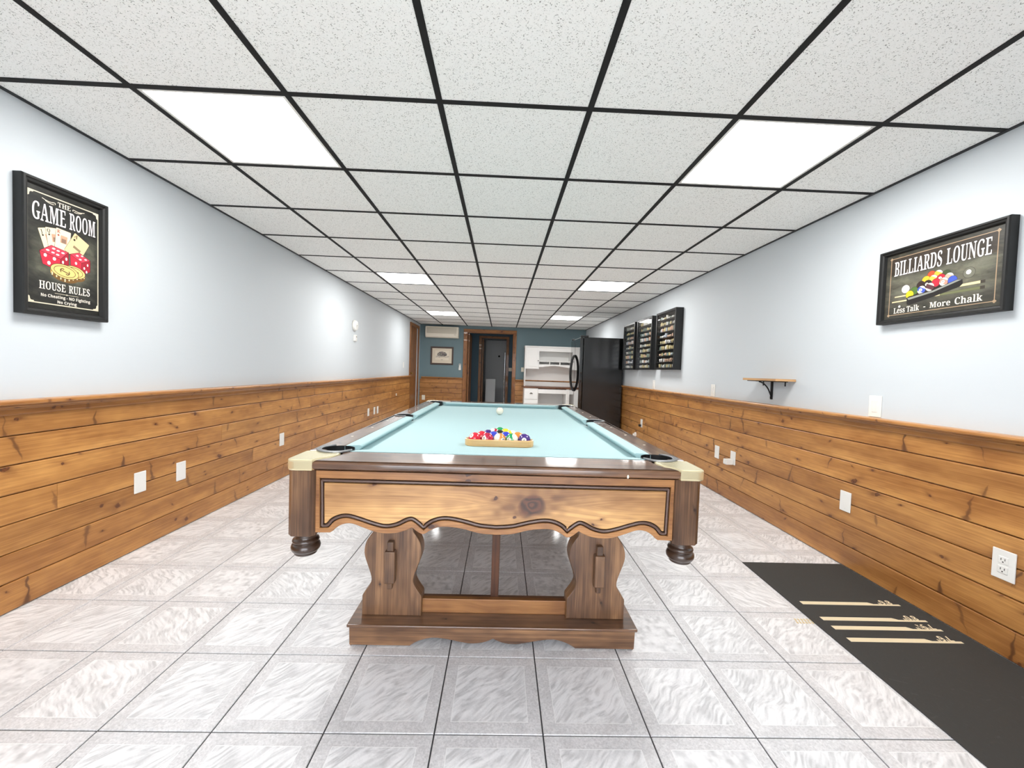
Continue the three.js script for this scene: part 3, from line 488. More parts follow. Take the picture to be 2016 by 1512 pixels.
// ───────────────────────── balls and rack ─────────────────────────
const BR = 0.028575, BEDY = 0.745;
{
  const zFront = -1.822;     // outer front face of the rack
  const maple = phys({ map: woodTexture({ W: 512, H: 128, mw: 0.6, mh: 0.15, strips: 1, seed: 71, light: [238, 205, 150], dark: [206, 160, 100], knot: [150, 100, 60], knotsPer: 0, spikesPer: 0, contrast: 0.8, grain: 60 }), roughness: 0.4, clearcoat: 0.3 });
  const wall = 0.013, gap = 0.002, zc = zFront - wall - gap - BR, dz = BR * Math.sqrt(3);
  // outline: corner ball centres grown by ball radius and wall
  const tri = [[-4 * BR, zc], [4 * BR, zc], [0, zc - 4 * dz]];
  const grow = (d) => { const a = [[PI * 0.5, PI * 0.5 + PI * 2 / 3, tri[0]], [-PI / 6, PI / 2, tri[1]], [-PI * 5 / 6, -PI / 6, tri[2]]]; const out = []; out.push(...arc(...tri[0], d, PI * 7 / 6, PI / 2, 10)); out.push(...arc(...tri[1], d, PI / 2, -PI / 6, 10)); out.push(...arc(...tri[2], d, -PI / 6, -PI * 5 / 6, 10)); return out; };
  const s = shapeOf(grow(BR + gap + wall).map(([x, z]) => [x, -z])); s.holes.push(shapeOf(grow(BR + gap).map(([x, z]) => [x, -z])));
  const g = new THREE.ExtrudeGeometry(s, { depth: 0.024, bevelEnabled: true, bevelThickness: 0.0035, bevelSize: 0.003, bevelOffset: -0.003, bevelSegments: 2 }).rotateX(-PI / 2).translate(0, 0.0037, 0);
  single('ball_rack', grainUV(g.translate(0, 0, -zc), 'x', [0.6, 0.15]), maple, 'pale wooden triangle rack around the billiard balls on aqua cloth', 'rack', [-0.001, BEDY, zc]);
  const C = { 1: '#f0d21c', 2: '#2f3fc4', 3: '#d81e36', 4: '#41207a', 5: '#f08a3a', 6: '#119a5a', 7: '#b8123c', 8: '#101414' };
  const ballTex = (n) => canvasTexture(512, 256, (c, w, h) => {
    const col = C[n > 8 ? n - 8 : n], ivory = '#f4efdf'; c.fillStyle = n > 8 ? ivory : col; c.fillRect(0, 0, w, h); if (n > 8) { c.fillStyle = col; c.fillRect(0, h * 0.27, w, h * 0.46); }
    for (const u of [0.25, 0.75]) { c.fillStyle = ivory; c.beginPath(); c.arc(u * w, h / 2, h * 0.13, 0, 7); c.fill(); c.fillStyle = '#161616'; c.font = 'bold ' + Math.round(h * 0.17) + 'px sans-serif'; c.textAlign = 'center'; c.textBaseline = 'middle'; c.fillText(String(n), u * w, h / 2 + 2); }
  });
  const sphere = new THREE.SphereGeometry(BR, 32, 20);
  const rows = [[3, 7, 13, 14, 4], [11, 2, 10, 5], [12, 8, 9], [15, 1], [6]];
  const turn = { 3: [-0.8, -0.6, 0.2], 7: [-0.28, -0.55, 0.1], 13: [0, 0.6, 1.1], 14: [-0.1, -0.6, -1.1], 4: [-0.12, -0.12, 0], 11: [0, 0.2, 1.45], 2: [1.2, 2, 0.4], 10: [0, 0.1, 1.5], 5: [2, 1.2, 0.3], 12: [0.3, 0, 1.5], 8: [1.0, 2.4, 0.3], 9: [0, -0.3, -0.7], 15: [0, 0.5, 0.9], 1: [1.2, 1.9, 0.3], 6: [1.1, 1.6, 0.2] };
  const say = { 3: 'solid red billiard ball at the near left corner of the rack', 7: 'solid crimson billiard ball, second from left in the near row', 13: 'orange striped billiard ball in the middle of the near row', 14: 'green striped billiard ball, fourth from left in the near row', 4: 'solid purple billiard ball at the near right corner of the rack', 11: 'red striped billiard ball at the left of the second row', 2: 'solid blue billiard ball, second from left in the second row', 10: 'blue striped billiard ball, third from left in the second row', 5: 'solid orange billiard ball at the right of the second row', 12: 'purple striped billiard ball at the left of the third row', 8: 'black billiard ball in the centre of the rack', 9: 'pale yellow striped billiard ball at the right of the third row', 15: 'white and maroon striped billiard ball at the left behind the black ball', 1: 'solid yellow billiard ball near the far end of the rack', 6: 'solid green billiard ball at the far tip of the rack' };
  rows.forEach((row, j) => row.forEach((n, i) => {
    const b = single('billiard_ball', sphere, phys({ map: ballTex(n), roughness: 0.12, clearcoat: 0.6, clearcoatRoughness: 0.05 }), say[n], 'ball', [(i - (row.length - 1) / 2) * 2 * (BR + 0.0001), BEDY + BR + 0.0006, zc - j * dz], 'racked billiard balls');
    b.rotation.set(...(turn[n] ?? [0, 0, 0]));
  }));
  single('cue_ball', sphere, phys({ color: 0xefe9d6, roughness: 0.12, clearcoat: 0.6 }), 'plain cream cue ball alone near the far end of the table', 'ball', [-0.006, BEDY + BR + 0.0006, -3.15]);
}

// ───────────────────────── framed pictures on the side walls ─────────────────────────
function fitText(c, str, x, y, w, h, font, fill, stroke) {   // letters stretched to fill the box
  c.save(); c.font = font.replace('#', '200'); c.textAlign = 'left'; c.textBaseline = 'alphabetic';
  const m = c.measureText(str), tw = m.actualBoundingBoxLeft + m.actualBoundingBoxRight, th = m.actualBoundingBoxAscent + m.actualBoundingBoxDescent;
  c.translate(x, y); c.scale(w / tw, h / th); if (stroke) { c.lineWidth = stroke[1]; c.strokeStyle = stroke[0]; c.strokeText(str, m.actualBoundingBoxLeft, m.actualBoundingBoxAscent); }
  c.fillStyle = fill; c.fillText(str, m.actualBoundingBoxLeft, m.actualBoundingBoxAscent); c.restore();
}
const poly = (c, pts, fill, stroke, lw = 3) => { c.beginPath(); pts.forEach(([x, y], i) => (i ? c.lineTo(x, y) : c.moveTo(x, y))); c.closePath(); if (fill) { c.fillStyle = fill; c.fill(); } if (stroke) { c.strokeStyle = stroke; c.lineWidth = lw; c.stroke(); } };
function agedGround(c, W, H, base, seed, tints) { const r = rng(seed); c.fillStyle = base; c.fillRect(0, 0, W, H); for (let i = 0; i < 500; i++) { c.fillStyle = tints[i % tints.length]; c.beginPath(); c.ellipse(r() * W, r() * H, 15 + 90 * r(), 6 + 24 * r(), r() * 0.5, 0, 7); c.fill(); } }
const frameBlack = std({ color: 0x0f0f0e, roughness: 0.55 });
// mitred moulding around a w x h opening, built facing +z
function pictureFrame(w, h, width, depth, prof) {
  const gs = []; const P = prof ?? [[0, 0], [0, depth * 0.85], [width * 0.12, depth], [width * 0.38, depth], [width * 0.5, depth * 0.86], [width * 0.8, depth * 0.8], [width, depth * 0.5], [width, 0]];
  for (let s = 0; s < 4; s++) {   // s: bottom, right, top, left; d = distance inwards from the outer edge
    const L = s % 2 ? h : w, pos = [], tri = (...v) => v.forEach((q) => pos.push(...q));
    const V = (d, z, e) => { const a = e * (L / 2 - d), b = -(s % 2 ? w : h) / 2 + d; const ang = (s * PI) / 2, x = a, y = b; return [x * Math.cos(ang) - y * Math.sin(ang), x * Math.sin(ang) + y * Math.cos(ang), z]; };
    for (let i = 0; i < P.length; i++) { const [d0, z0] = P[i], [d1, z1] = P[(i + 1) % P.length]; tri(V(d0, z0, -1), V(d0, z0, 1), V(d1, z1, 1)); tri(V(d0, z0, -1), V(d1, z1, 1), V(d1, z1, -1)); }
    const g = new THREE.BufferGeometry(); g.setAttribute('position', new THREE.Float32BufferAttribute(pos, 3)); g.computeVertexNormals(); g.setAttribute('uv', new THREE.Float32BufferAttribute(new Float32Array((pos.length / 3) * 2), 2)); gs.push(g);
  }
  return merge(gs);
}
{
  const W = 756, H = 1180;
  const print = canvasTexture(W, H, (c) => {
    agedGround(c, W, H, '#191a16', 31, ['rgba(90,96,84,.10)', 'rgba(0,0,0,.14)', 'rgba(120,110,90,.05)']);
    { const r = rng(8); for (let i = 0; i < 160; i++) { c.fillStyle = 'rgba(128,138,124,.045)'; c.beginPath(); c.ellipse(W / 2 + (r() - 0.5) * W * 0.8, H * 0.56 + (r() - 0.5) * H * 0.42, 40 + 130 * r(), 30 + 90 * r(), 0, 0, 7); c.fill(); } }
    const cream = '#d9cdb4', x0 = 22, x1 = W - 26, y0 = 68, y1 = H - 66;
    c.strokeStyle = cream; c.lineWidth = 11; c.strokeRect(x0, y0, x1 - x0, y1 - y0);
    for (const [x, y, sx, sy] of [[x0, y0, 1, 1], [x1, y0, -1, 1], [x0, y1, 1, -1], [x1, y1, -1, -1]]) { poly(c, [[x, y], [x + sx * 62, y], [x + sx * 52, y + sy * 16], [x + sx * 30, y + sy * 18], [x + sx * 22, y + sy * 28], [x + sx * 18, y + sy * 52], [x, y + sy * 62]], cream); }
    fitText(c, 'THE', W * 0.4, 94, W * 0.17, 46, 'bold #px serif', '#e7dcc8');
    c.save(); c.translate(0, -28); c.strokeStyle = '#e7dcc8'; c.lineWidth = 6; c.lineCap = 'round';
    for (const s of [-1, 1]) { const cx = W * 0.485; c.beginPath(); c.moveTo(cx + s * 210, 136); c.quadraticCurveTo(cx + s * 150, 158, cx + s * 110, 146); c.quadraticCurveTo(cx + s * 78, 138, cx + s * 90, 158); c.stroke(); c.beginPath(); c.moveTo(cx + s * 180, 152); c.quadraticCurveTo(cx + s * 140, 168, cx + s * 104, 164); c.stroke(); }
    c.restore();
    fitText(c, 'GAME', 66, 156, 316, 172, 'bold #px serif', '#e9dfe0', ['#0d0c0c', 12]); fitText(c, 'ROOM', 418, 156, 282, 172, 'bold #px serif', '#e9dfe0', ['#0d0c0c', 12]);
    c.save(); c.translate(0, -76);   // four court cards
    const card = (cx, cy, w, h, a, fill, t, red) => { c.save(); c.translate(cx, cy); c.rotate(a); c.fillStyle = fill; c.strokeStyle = '#3a2f22'; c.lineWidth = 3; c.beginPath(); c.roundRect(-w / 2, -h / 2, w, h, 8); c.fill(); c.stroke(); c.fillStyle = red ? '#9a2a22' : '#2a241c'; c.font = 'bold 46px serif'; c.textAlign = 'center'; c.fillText(t, -w / 2 + 28, -h / 2 + 46); c.beginPath(); c.arc(-w / 2 + 28, -h / 2 + 68, 9, 0, 7); c.fill(); c.fillStyle = 'rgba(150,60,40,.45)'; c.fillRect(-w / 2 + 50, -h / 2 + 60, w * 0.45, h * 0.35); c.fillStyle = 'rgba(40,40,40,.4)'; c.fillRect(-w / 2 + 62, -h / 2 + 90, w * 0.3, h * 0.2); c.restore(); };
    card(218, 560, 150, 215, -0.32, '#e6d6b4', 'J', false); card(272, 545, 150, 215, -0.16, '#ead9b6', 'Q', false); card(352, 535, 150, 215, 0.08, '#eedcb8', 'K', true);
    c.save(); c.translate(500, 560); c.rotate(0.5); c.fillStyle = '#e4c493'; c.strokeStyle = '#3a2f22'; c.lineWidth = 3; c.beginPath(); c.roundRect(-90, -112, 180, 232, 9); c.fill(); c.stroke(); c.fillStyle = '#2a241c'; c.font = 'bold 52px serif'; c.fillText('A', -78, -66); c.beginPath(); c.arc(-58, -44, 11, 0, 7); c.fill(); c.fillStyle = 'rgba(60,50,36,.55)'; c.fillRect(-36, 8, 84, 26); c.restore();
    // two red dice
    const die = (T, L, R, pT, pL, pR) => { poly(c, T, '#d6384c', '#3d0a10', 4); poly(c, L, '#c31f38', '#3d0a10', 4); poly(c, R, '#9e142b', '#3d0a10', 4); c.fillStyle = '#f3e9e2'; for (const [x, y, a, b] of [...pT, ...pL, ...pR]) { c.beginPath(); c.ellipse(x, y, a, b, 0, 0, 7); c.fill(); } };
    die([[128, 690], [240, 612], [408, 640], [330, 726]], [[128, 690], [330, 726], [318, 850], [158, 812]], [[330, 726], [408, 640], [412, 770], [318, 850]],
      [[205, 668, 17, 9], [262, 640, 17, 9], [300, 690, 17, 9], [352, 660, 17, 9], [255, 680, 16, 8], [305, 650, 16, 8]], [[182, 722, 15, 17], [268, 738, 16, 17], [216, 790, 16, 18]], [[352, 752, 10, 16], [386, 712, 10, 16], [362, 806, 10, 16]]);
    die([[424, 650], [520, 612], [642, 668], [548, 712]], [[424, 650], [548, 712], [540, 836], [430, 782]], [[548, 712], [642, 668], [640, 790], [540, 836]],
      [[500, 648, 15, 8], [552, 640, 14, 7], [532, 680, 15, 8], [590, 668, 14, 7]], [[486, 730, 12, 15], [510, 790, 12, 15]], [[575, 762, 9, 14], [612, 722, 9, 14], [600, 796, 9, 14]]);
    // gold chips
    const chip = (x, y, rx, ry, th) => { c.fillStyle = '#6d4c1e'; c.beginPath(); c.ellipse(x, y + th, rx, ry, 0.1, 0, 7); c.fill(); c.fillStyle = '#b98f45'; c.fillRect(x - rx, y, rx * 2, th); c.strokeStyle = '#f1dfae'; c.lineWidth = 12; for (let i = -3; i < 4; i++) { c.beginPath(); c.moveTo(x + (i * rx) / 3.4, y + ry * 0.9 - Math.abs(i) * ry * 0.22 + 6); c.lineTo(x + (i * rx) / 3.4, y + ry * 0.9 - Math.abs(i) * ry * 0.22 + th); c.stroke(); } c.fillStyle = '#e3c176'; c.strokeStyle = '#3c2810'; c.lineWidth = 5; c.beginPath(); c.ellipse(x, y, rx, ry, 0.1, 0, 7); c.fill(); c.stroke(); c.beginPath(); c.ellipse(x, y, rx * 0.76, ry * 0.74, 0.1, 0, 7); c.stroke(); c.lineWidth = 8; c.beginPath(); c.arc(x - rx * 0.18, y - ry * 0.08, ry * 0.3, 2.2, 5.6); c.stroke(); c.beginPath(); c.arc(x + rx * 0.18, y + ry * 0.1, ry * 0.3, -0.9, 2.5); c.stroke(); c.beginPath(); c.moveTo(x - rx * 0.34, y - ry * 0.2); c.lineTo(x + rx * 0.34, y + ry * 0.25); c.stroke(); };
    chip(470, 826, 116, 60, 32); chip(372, 842, 142, 68, 40); c.restore();
    fitText(c, 'HOUSE', 124, 896, 254, 80, 'bold #px serif', '#e9e0d2'); fitText(c, 'RULES', 410, 896, 226, 80, 'bold #px serif', '#e9e0d2');
    c.fillStyle = '#d9cdb4'; c.fillRect(270, 998, 240, 4); c.beginPath(); c.arc(390, 1000, 7, 0, 7); c.fill();
    fitText(c, 'No Cheating - NO Fighting', 140, 1016, 500, 42, 'bold #px sans-serif', '#e9e0d2'); fitText(c, 'No Crying', 296, 1066, 196, 40, 'bold #px sans-serif', '#e9e0d2');
  });
  const t = thing('dice_picture', 'tall black framed dice and cards picture on the left wall', 'picture', [XL, 1.562, -1.956]);
  t.rotation.y = PI / 2; t.origin = null;
  part(t, 'frame', pictureFrame(0.372, 0.588, 0.03, 0.042), frameBlack); part(t, 'backing', box(-0.17, 0.17, -0.278, 0.278, 0.0, 0.008), frameBlack);
  part(t, 'print', new THREE.PlaneGeometry(0.324, 0.54).translate(0, 0, 0.0205), std({ map: print, roughness: 0.38 })); part(t, 'print_board', box(-0.16, 0.16, -0.268, 0.268, 0.008, 0.02), frameBlack);
}
{
  const W = 1200, H = 790;
  const print = canvasTexture(W, H, (c) => {
    agedGround(c, W, H, '#34322b', 12, ['rgba(120,122,100,.10)', 'rgba(20,14,10,.12)', 'rgba(150,140,110,.06)']);
    { const r = rng(18); for (let i = 0; i < 170; i++) { c.fillStyle = 'rgba(140,146,122,.05)'; c.beginPath(); c.ellipse(W / 2 + (r() - 0.5) * W * 0.85, H * 0.56 + (r() - 0.5) * H * 0.42, 60 + 160 * r(), 20 + 70 * r(), 0, 0, 7); c.fill(); } c.fillStyle = 'rgba(44,26,16,.4)'; c.fillRect(60, 60, W - 120, 200); }
    c.strokeStyle = '#a98f72'; c.lineWidth = 8; c.strokeRect(66, 56, W - 132, H - 112);
    for (const [x, y] of [[66, 56], [W - 66, 56], [66, H - 56], [W - 66, H - 56]]) poly(c, [[x - 20, y], [x, y - 20], [x + 20, y], [x, y + 20]], '#a98f72');
    fitText(c, 'BILLIARDS', 108, 96, 530, 176, 'bold #px serif', '#e9e2df', ['#191210', 10]); fitText(c, 'LOUNGE', 682, 96, 404, 176, 'bold #px serif', '#e9e2df', ['#191210', 10]);
    // cues
    for (const [y, x0, x1] of [[520, 130, 1010], [578, 100, 1010]]) { poly(c, [[x0, y - 7], [x0, y + 9], [x1, y + 15], [x1, y - 13]], '#e4d3a2', '#5c4a2c', 3); poly(c, [[640, y - 10], [640, y + 13], [x1, y + 16], [x1, y - 14]], y > 540 ? '#6b6f4c' : '#dccfa0', '#4a402a', 2); poly(c, [[x1, y - 15], [x1, y + 17], [x1 + 40, y + 17], [x1 + 40, y - 15]], '#3a332a'); }
    // loose balls
    const ball = (x, y, r, col, stripe, num) => { c.save(); c.beginPath(); c.arc(x, y, r, 0, 7); c.clip(); c.fillStyle = stripe ? '#efe6d4' : col; c.fillRect(x - r, y - r, 2 * r, 2 * r); if (stripe) { c.fillStyle = col; c.translate(x, y); c.rotate(0.5); c.fillRect(-r, -r * 0.5, 2 * r, r); c.rotate(-0.5); c.translate(-x, -y); } c.restore(); c.strokeStyle = 'rgba(20,14,10,.7)'; c.lineWidth = 3; c.beginPath(); c.arc(x, y, r, 0, 7); c.stroke(); if (num) { c.fillStyle = '#f1ead9'; c.beginPath(); c.arc(x - r * 0.2, y, r * 0.4, 0, 7); c.fill(); c.fillStyle = '#222'; c.font = 'bold ' + Math.round(r * 0.55) + 'px sans-serif'; c.textAlign = 'center'; c.fillText(num, x - r * 0.2, y + r * 0.2); } };
    ball(258, 445, 48, '#e8e4da'); ball(905, 405, 54, '#6f6f60'); ball(900, 398, 26, '#e8e4da'); ball(196, 640, 16, '#cfcdc2');
    // racked balls on a tilted triangle, drawn from the back row forward
    poly(c, [[300, 560], [330, 520], [560, 330], [820, 470], [834, 520], [800, 540]], '#2a1812');
    const set = [[540, 345, '#c44a26'], [610, 352, '#d8b23a', 1], [690, 372, '#3c4a2a'], [485, 390, '#e2b52c', 0], [560, 395, '#dcc04c', 1], [640, 402, '#b81f34', 0, '3'], [720, 408, '#c9a890', 1], [430, 436, '#301a14', 0], [505, 440, '#2b1a16', 0, '8'], [590, 440, '#c02036', 0], [670, 446, '#cf8f7c', 1, '7'], [755, 448, '#3f56b8', 0], [360, 486, '#4c6a2c', 0], [440, 490, '#3f56b8', 1, '2'], [530, 476, '#5a3238', 1], [310, 520, '#e5c81e', 0]];
    for (const [x, y, col, st, n] of set) ball(x, y, 46, col, st, n);
    poly(c, [[280, 556], [300, 542], [560, 520], [800, 452], [846, 462], [852, 506], [826, 530], [570, 590], [310, 640], [284, 628]], '#15100d', '#0a0806', 4); poly(c, [[284, 556], [560, 522], [800, 454], [842, 462], [570, 540], [300, 580]], '#8d8f88');
    fitText(c, 'Less Talk', 128, 648, 300, 70, 'bold #px serif', '#ece4d6'); c.fillStyle = '#ece4d6'; c.fillRect(474, 684, 22, 9); fitText(c, 'More', 540, 648, 208, 62, 'bold #px serif', '#ece4d6'); fitText(c, 'Chalk', 790, 636, 246, 76, 'bold #px serif', '#ece4d6');
  });
  const t = thing('billiards_picture', 'wide black framed picture of racked balls on the right wall', 'picture', [XR, 1.603, -1.9045]);
  t.rotation.y = -PI / 2; t.origin = null;
  part(t, 'frame', pictureFrame(0.57, 0.388, 0.026, 0.042), frameBlack); part(t, 'backing', box(-0.27, 0.27, -0.18, 0.18, 0, 0.008), frameBlack);
  part(t, 'print', new THREE.PlaneGeometry(0.526, 0.346).translate(0, 0, 0.0205), std({ map: print, roughness: 0.38 })); part(t, 'print_board', box(-0.262, 0.262, -0.172, 0.172, 0.008, 0.02), frameBlack);
}
// engraving on the back wall
{
  const print = canvasTexture(420, 320, (c, W, H) => {
    c.fillStyle = '#e2d7c2'; c.fillRect(0, 0, W, H); c.fillStyle = '#efe5d2'; c.fillRect(66, 48, W - 132, H - 118); const r = rng(4);
    for (let i = 0; i < 900; i++) { const a = r() * 7, d = Math.sqrt(r()), x = W * 0.5 + Math.cos(a) * d * 100, y = 120 + Math.sin(a) * d * 52 + Math.abs(x - W / 2) * 0.12; c.fillStyle = `rgba(${50 + 60 * r()},${48 + 56 * r()},${50 + 50 * r()},.3)`; c.beginPath(); c.ellipse(x, y, 3 + 8 * r(), 2 + 4 * r(), 0, 0, 7); c.fill(); }
    for (let i = 0; i < 260; i++) { c.fillStyle = `rgba(70,66,64,${0.15 + 0.2 * r()})`; c.fillRect(70 + r() * (W - 150), 160 + r() * 40, 5 + 30 * r(), 2); }
    poly(c, [[W * 0.5, 200], [W * 0.72, 158], [W * 0.74, 166], [W * 0.56, 202]], '#ded3be'); c.fillStyle = '#6a6259'; c.font = '16px serif'; c.textAlign = 'center'; c.fillRect(W / 2 - 22, 240, 44, 4); c.fillRect(W / 2 - 14, 250, 28, 4);
  });
  const t = thing('landscape_picture', 'small framed grey landscape engraving on the blue back wall', 'picture', [-1.508, 1.396, ZB]); t.origin = null;
  part(t, 'frame', pictureFrame(0.566, 0.448, 0.04, 0.024), std({ color: 0x4a3a33, roughness: 0.4 })); part(t, 'print', new THREE.PlaneGeometry(0.49, 0.372).translate(0, 0, 0.011), std({ map: print, roughness: 0.5 })); part(t, 'backing', box(-0.26, 0.26, -0.2, 0.2, 0, 0.0105), frameBlack);
}

// ───────────────────────── display cases with small collectibles ─────────────────────────
{
  const caseBlack = std({ color: 0x141414, roughness: 0.35 }), inner = std({ color: 0x34332f, roughness: 0.8 }), shelfM = std({ color: 0x2a2a28, roughness: 0.6 });
  const glass = phys({ color: 0xffffff, transmission: 1, roughness: 0.02, thickness: 0, ior: 1.5 });
  const kinds = [lathe([[0, 0], [0.012, 0], [0.0165, 0.045], [0.0145, 0.045], [0.011, 0.006], [0, 0.006]], 10), lathe([[0, 0], [0.013, 0], [0.013, 0.03], [0.008, 0.034], [0.009, 0.042], [0, 0.046]], 10),
    lathe([[0, 0], [0.011, 0], [0.006, 0.012], [0.014, 0.024], [0.011, 0.038], [0, 0.042]], 10), new RoundedBoxGeometry(0.026, 0.036, 0.012, 1, 0.003).translate(0, 0.018, 0), new THREE.SphereGeometry(0.0155, 10, 7).translate(0, 0.0155, 0)];
  const tones = [0xd9d6cc, 0xc9bb8f, 0xe8e6e2, 0x9aa39a, 0xd8b49a, 0xb9bdc4, 0xcfc08a, 0x7f8f84].map((c) => std({ color: c, roughness: 0.3 }));
  let tone; const hue = ['cream', 'gold', 'white', 'grey green', 'peach', 'silver', 'yellow', 'dark green'], form = ['cup', 'bottle', 'figurine', 'box', 'globe'], place = ['first', 'second', 'third', 'fourth', 'fifth', 'sixth', 'seventh', 'eighth', 'ninth'];
  const r = rng(64), which = ['nearest', 'middle', 'farthest'], nth = ['bottom', 'second', 'third', 'fourth', 'fifth', 'sixth', 'seventh', 'eighth', 'top'];
  [[-4.975, 0.594], [-5.722, 0.6], [-6.41, 0.562]].forEach(([z, w], n) => {
    const h = 0.726, d = 0.08, yc = 1.528, dims = { x: XR };
    const t = thing('display_case', `black glass fronted wall display case, ${which[n]} of the three`, 'display case', [XR, yc, z], 'display cases on the right wall'); t.rotation.y = -PI / 2; t.origin = null;
    part(t, 'back_panel', box(-w / 2 + 0.02, w / 2 - 0.02, -h / 2 + 0.02, h / 2 - 0.02, 0.0, 0.012), inner);
    part(t, 'case_frame', merge(box(-w / 2, -w / 2 + 0.02, -h / 2, h / 2, 0, d), box(w / 2 - 0.02, w / 2, -h / 2, h / 2, 0, d), box(-w / 2 + 0.02, w / 2 - 0.02, -h / 2, -h / 2 + 0.02, 0, d), box(-w / 2 + 0.02, w / 2 - 0.02, h / 2 - 0.02, h / 2, 0, d)), caseBlack);
    part(t, 'door_frame', pictureFrame(w, h, 0.026, 0.012, [[0, 0], [0, 0.01], [0.003, 0.012], [0.026, 0.012], [0.026, 0]]).translate(0, 0, d), caseBlack);
    part(t, 'glass_pane', new THREE.PlaneGeometry(w - 0.05, h - 0.05).translate(0, 0, d + 0.004), glass);
    for (let k = 0; k < 9; k++) {
      const y = -h / 2 + 0.022 + k * 0.0758;
      if (k) part(t, 'shelf', box(-w / 2 + 0.02, w / 2 - 0.02, y - 0.005, y, 0.012, d - 0.008), shelfM); 
      const count = 9;
      for (let i = 0; i < count; i++) {
        const u = -w / 2 + 0.065 + (i * (w - 0.13)) / (count - 1) + (r() - 0.5) * 0.012, kind = Math.floor((r() * 1.6 + k * 1.7 + n) % 5), sc = 0.95 + 0.3 * r();
        const it = single('collectible_miniature', kinds[kind], tones[tone = Math.floor(r() * 4 + k * 2) % 8], `tiny ${hue[tone]} ${form[kind]}, ${place[i]} from left, ${nth[k]} shelf, ${which[n]} display case`, 'collectible', [XR - 0.042, yc + y + 0.0004 + (k ? 0 : -0.002), z + u], `collectibles on the ${nth[k]} shelf of the ${which[n]} case`);
        it.scale.setScalar(sc); it.rotation.y = -PI / 2 + (r() - 0.5);
      }
    }
  });
}

// ───────────────────────── bracket shelf ─────────────────────────
{
  const t = thing('bracket_shelf', 'small butcher block shelf on a black iron bracket', 'shelf', [XR, 1.08, -3.015]);
  const wood = phys({ map: apronTex, color: new THREE.Color().setRGB(1.05, 1.1, 1.3), roughness: 0.5 });
  part(t, 'board', grainUV(rbox(-0.15, -0.001, 0, 0.017, -0.195, 0.195, 0.002), 'z', [2.4, 0.5], [0.2, 0.7]), wood);
  const bz = -0.055, iron = part(t, 'bracket', merge(box(-0.007, 0, -0.142, -0.002, bz - 0.011, bz + 0.011), box(-0.125, -0.007, -0.007, -0.001, bz - 0.011, bz + 0.011)), blackMetal);
  const c = new THREE.CatmullRomCurve3([[-0.105, -0.008], [-0.085, -0.014], [-0.06, -0.03], [-0.035, -0.058], [-0.018, -0.09], [-0.007, -0.115]].map(([x, y]) => new THREE.Vector3(x, y, bz)));
  part(t, 'brace', new THREE.TubeGeometry(c, 20, 0.005, 8), blackMetal, false);
  part(t, 'screw', new THREE.SphereGeometry(0.006, 8, 6).translate(-0.009, -0.126, bz), blackMetal); part(t, 'mounting_strip', box(-0.14, -0.02, -0.006, -0.0005, -0.15, 0.14), blackMetal);
  for (const [x, z] of [[-0.13, 0.035], [-0.035, 0.135]]) part(t, 'peg', new THREE.CylinderGeometry(0.0045, 0.0045, 0.032, 8).translate(x, -0.02, z), blackMetal);
}

// ───────────────────────── cover plates, switches, alarms ─────────────────────────
const plateGeo = (w, h) => { const g = new RoundedBoxGeometry(w, h, 0.006, 2, 0.0028); return g.translate(0, 0, 0.003); };
const hole = (w, h) => new THREE.BoxGeometry(w, h, 0.002);
function coverPlate(kind, w = 0.075, h = 0.118, m = whitePlastic, name = 'cover_plate') {
  const t = thing(name, '', kind === 'switch' ? 'switch' : kind === 'outlet' ? 'outlet' : 'wall plate'); t.origin = null;
  part(t, 'plate', plateGeo(w, h), m);
  if (kind === 'blank') for (const y of [-1, 1]) part(t, 'screw', new THREE.CylinderGeometry(0.003, 0.003, 0.0014, 10).rotateX(PI / 2).translate(0, y * 0.042, 0.0062), m);
  if (kind === 'outlet') for (const y of [-0.0195, 0.0195]) { const rcp = part(t, 'receptacle', new RoundedBoxGeometry(0.034, 0.029, 0.003, 2, 0.0014).translate(0, y, 0.0065), m); for (const x of [-0.0065, 0.0065]) part(rcp, 'slot', hole(0.0022, 0.009).translate(x, y + 0.003, 0.0074), slotDark); part(rcp, 'ground_hole', new THREE.CylinderGeometry(0.0027, 0.0027, 0.002, 10).rotateX(PI / 2).translate(0, y - 0.0075, 0.0074), slotDark); }
  if (kind === 'switch') { part(t, 'rocker', new RoundedBoxGeometry(0.033, 0.066, 0.006, 2, 0.0025).rotateX(0.05).translate(0, 0, 0.0065), m); }
  return t;
}
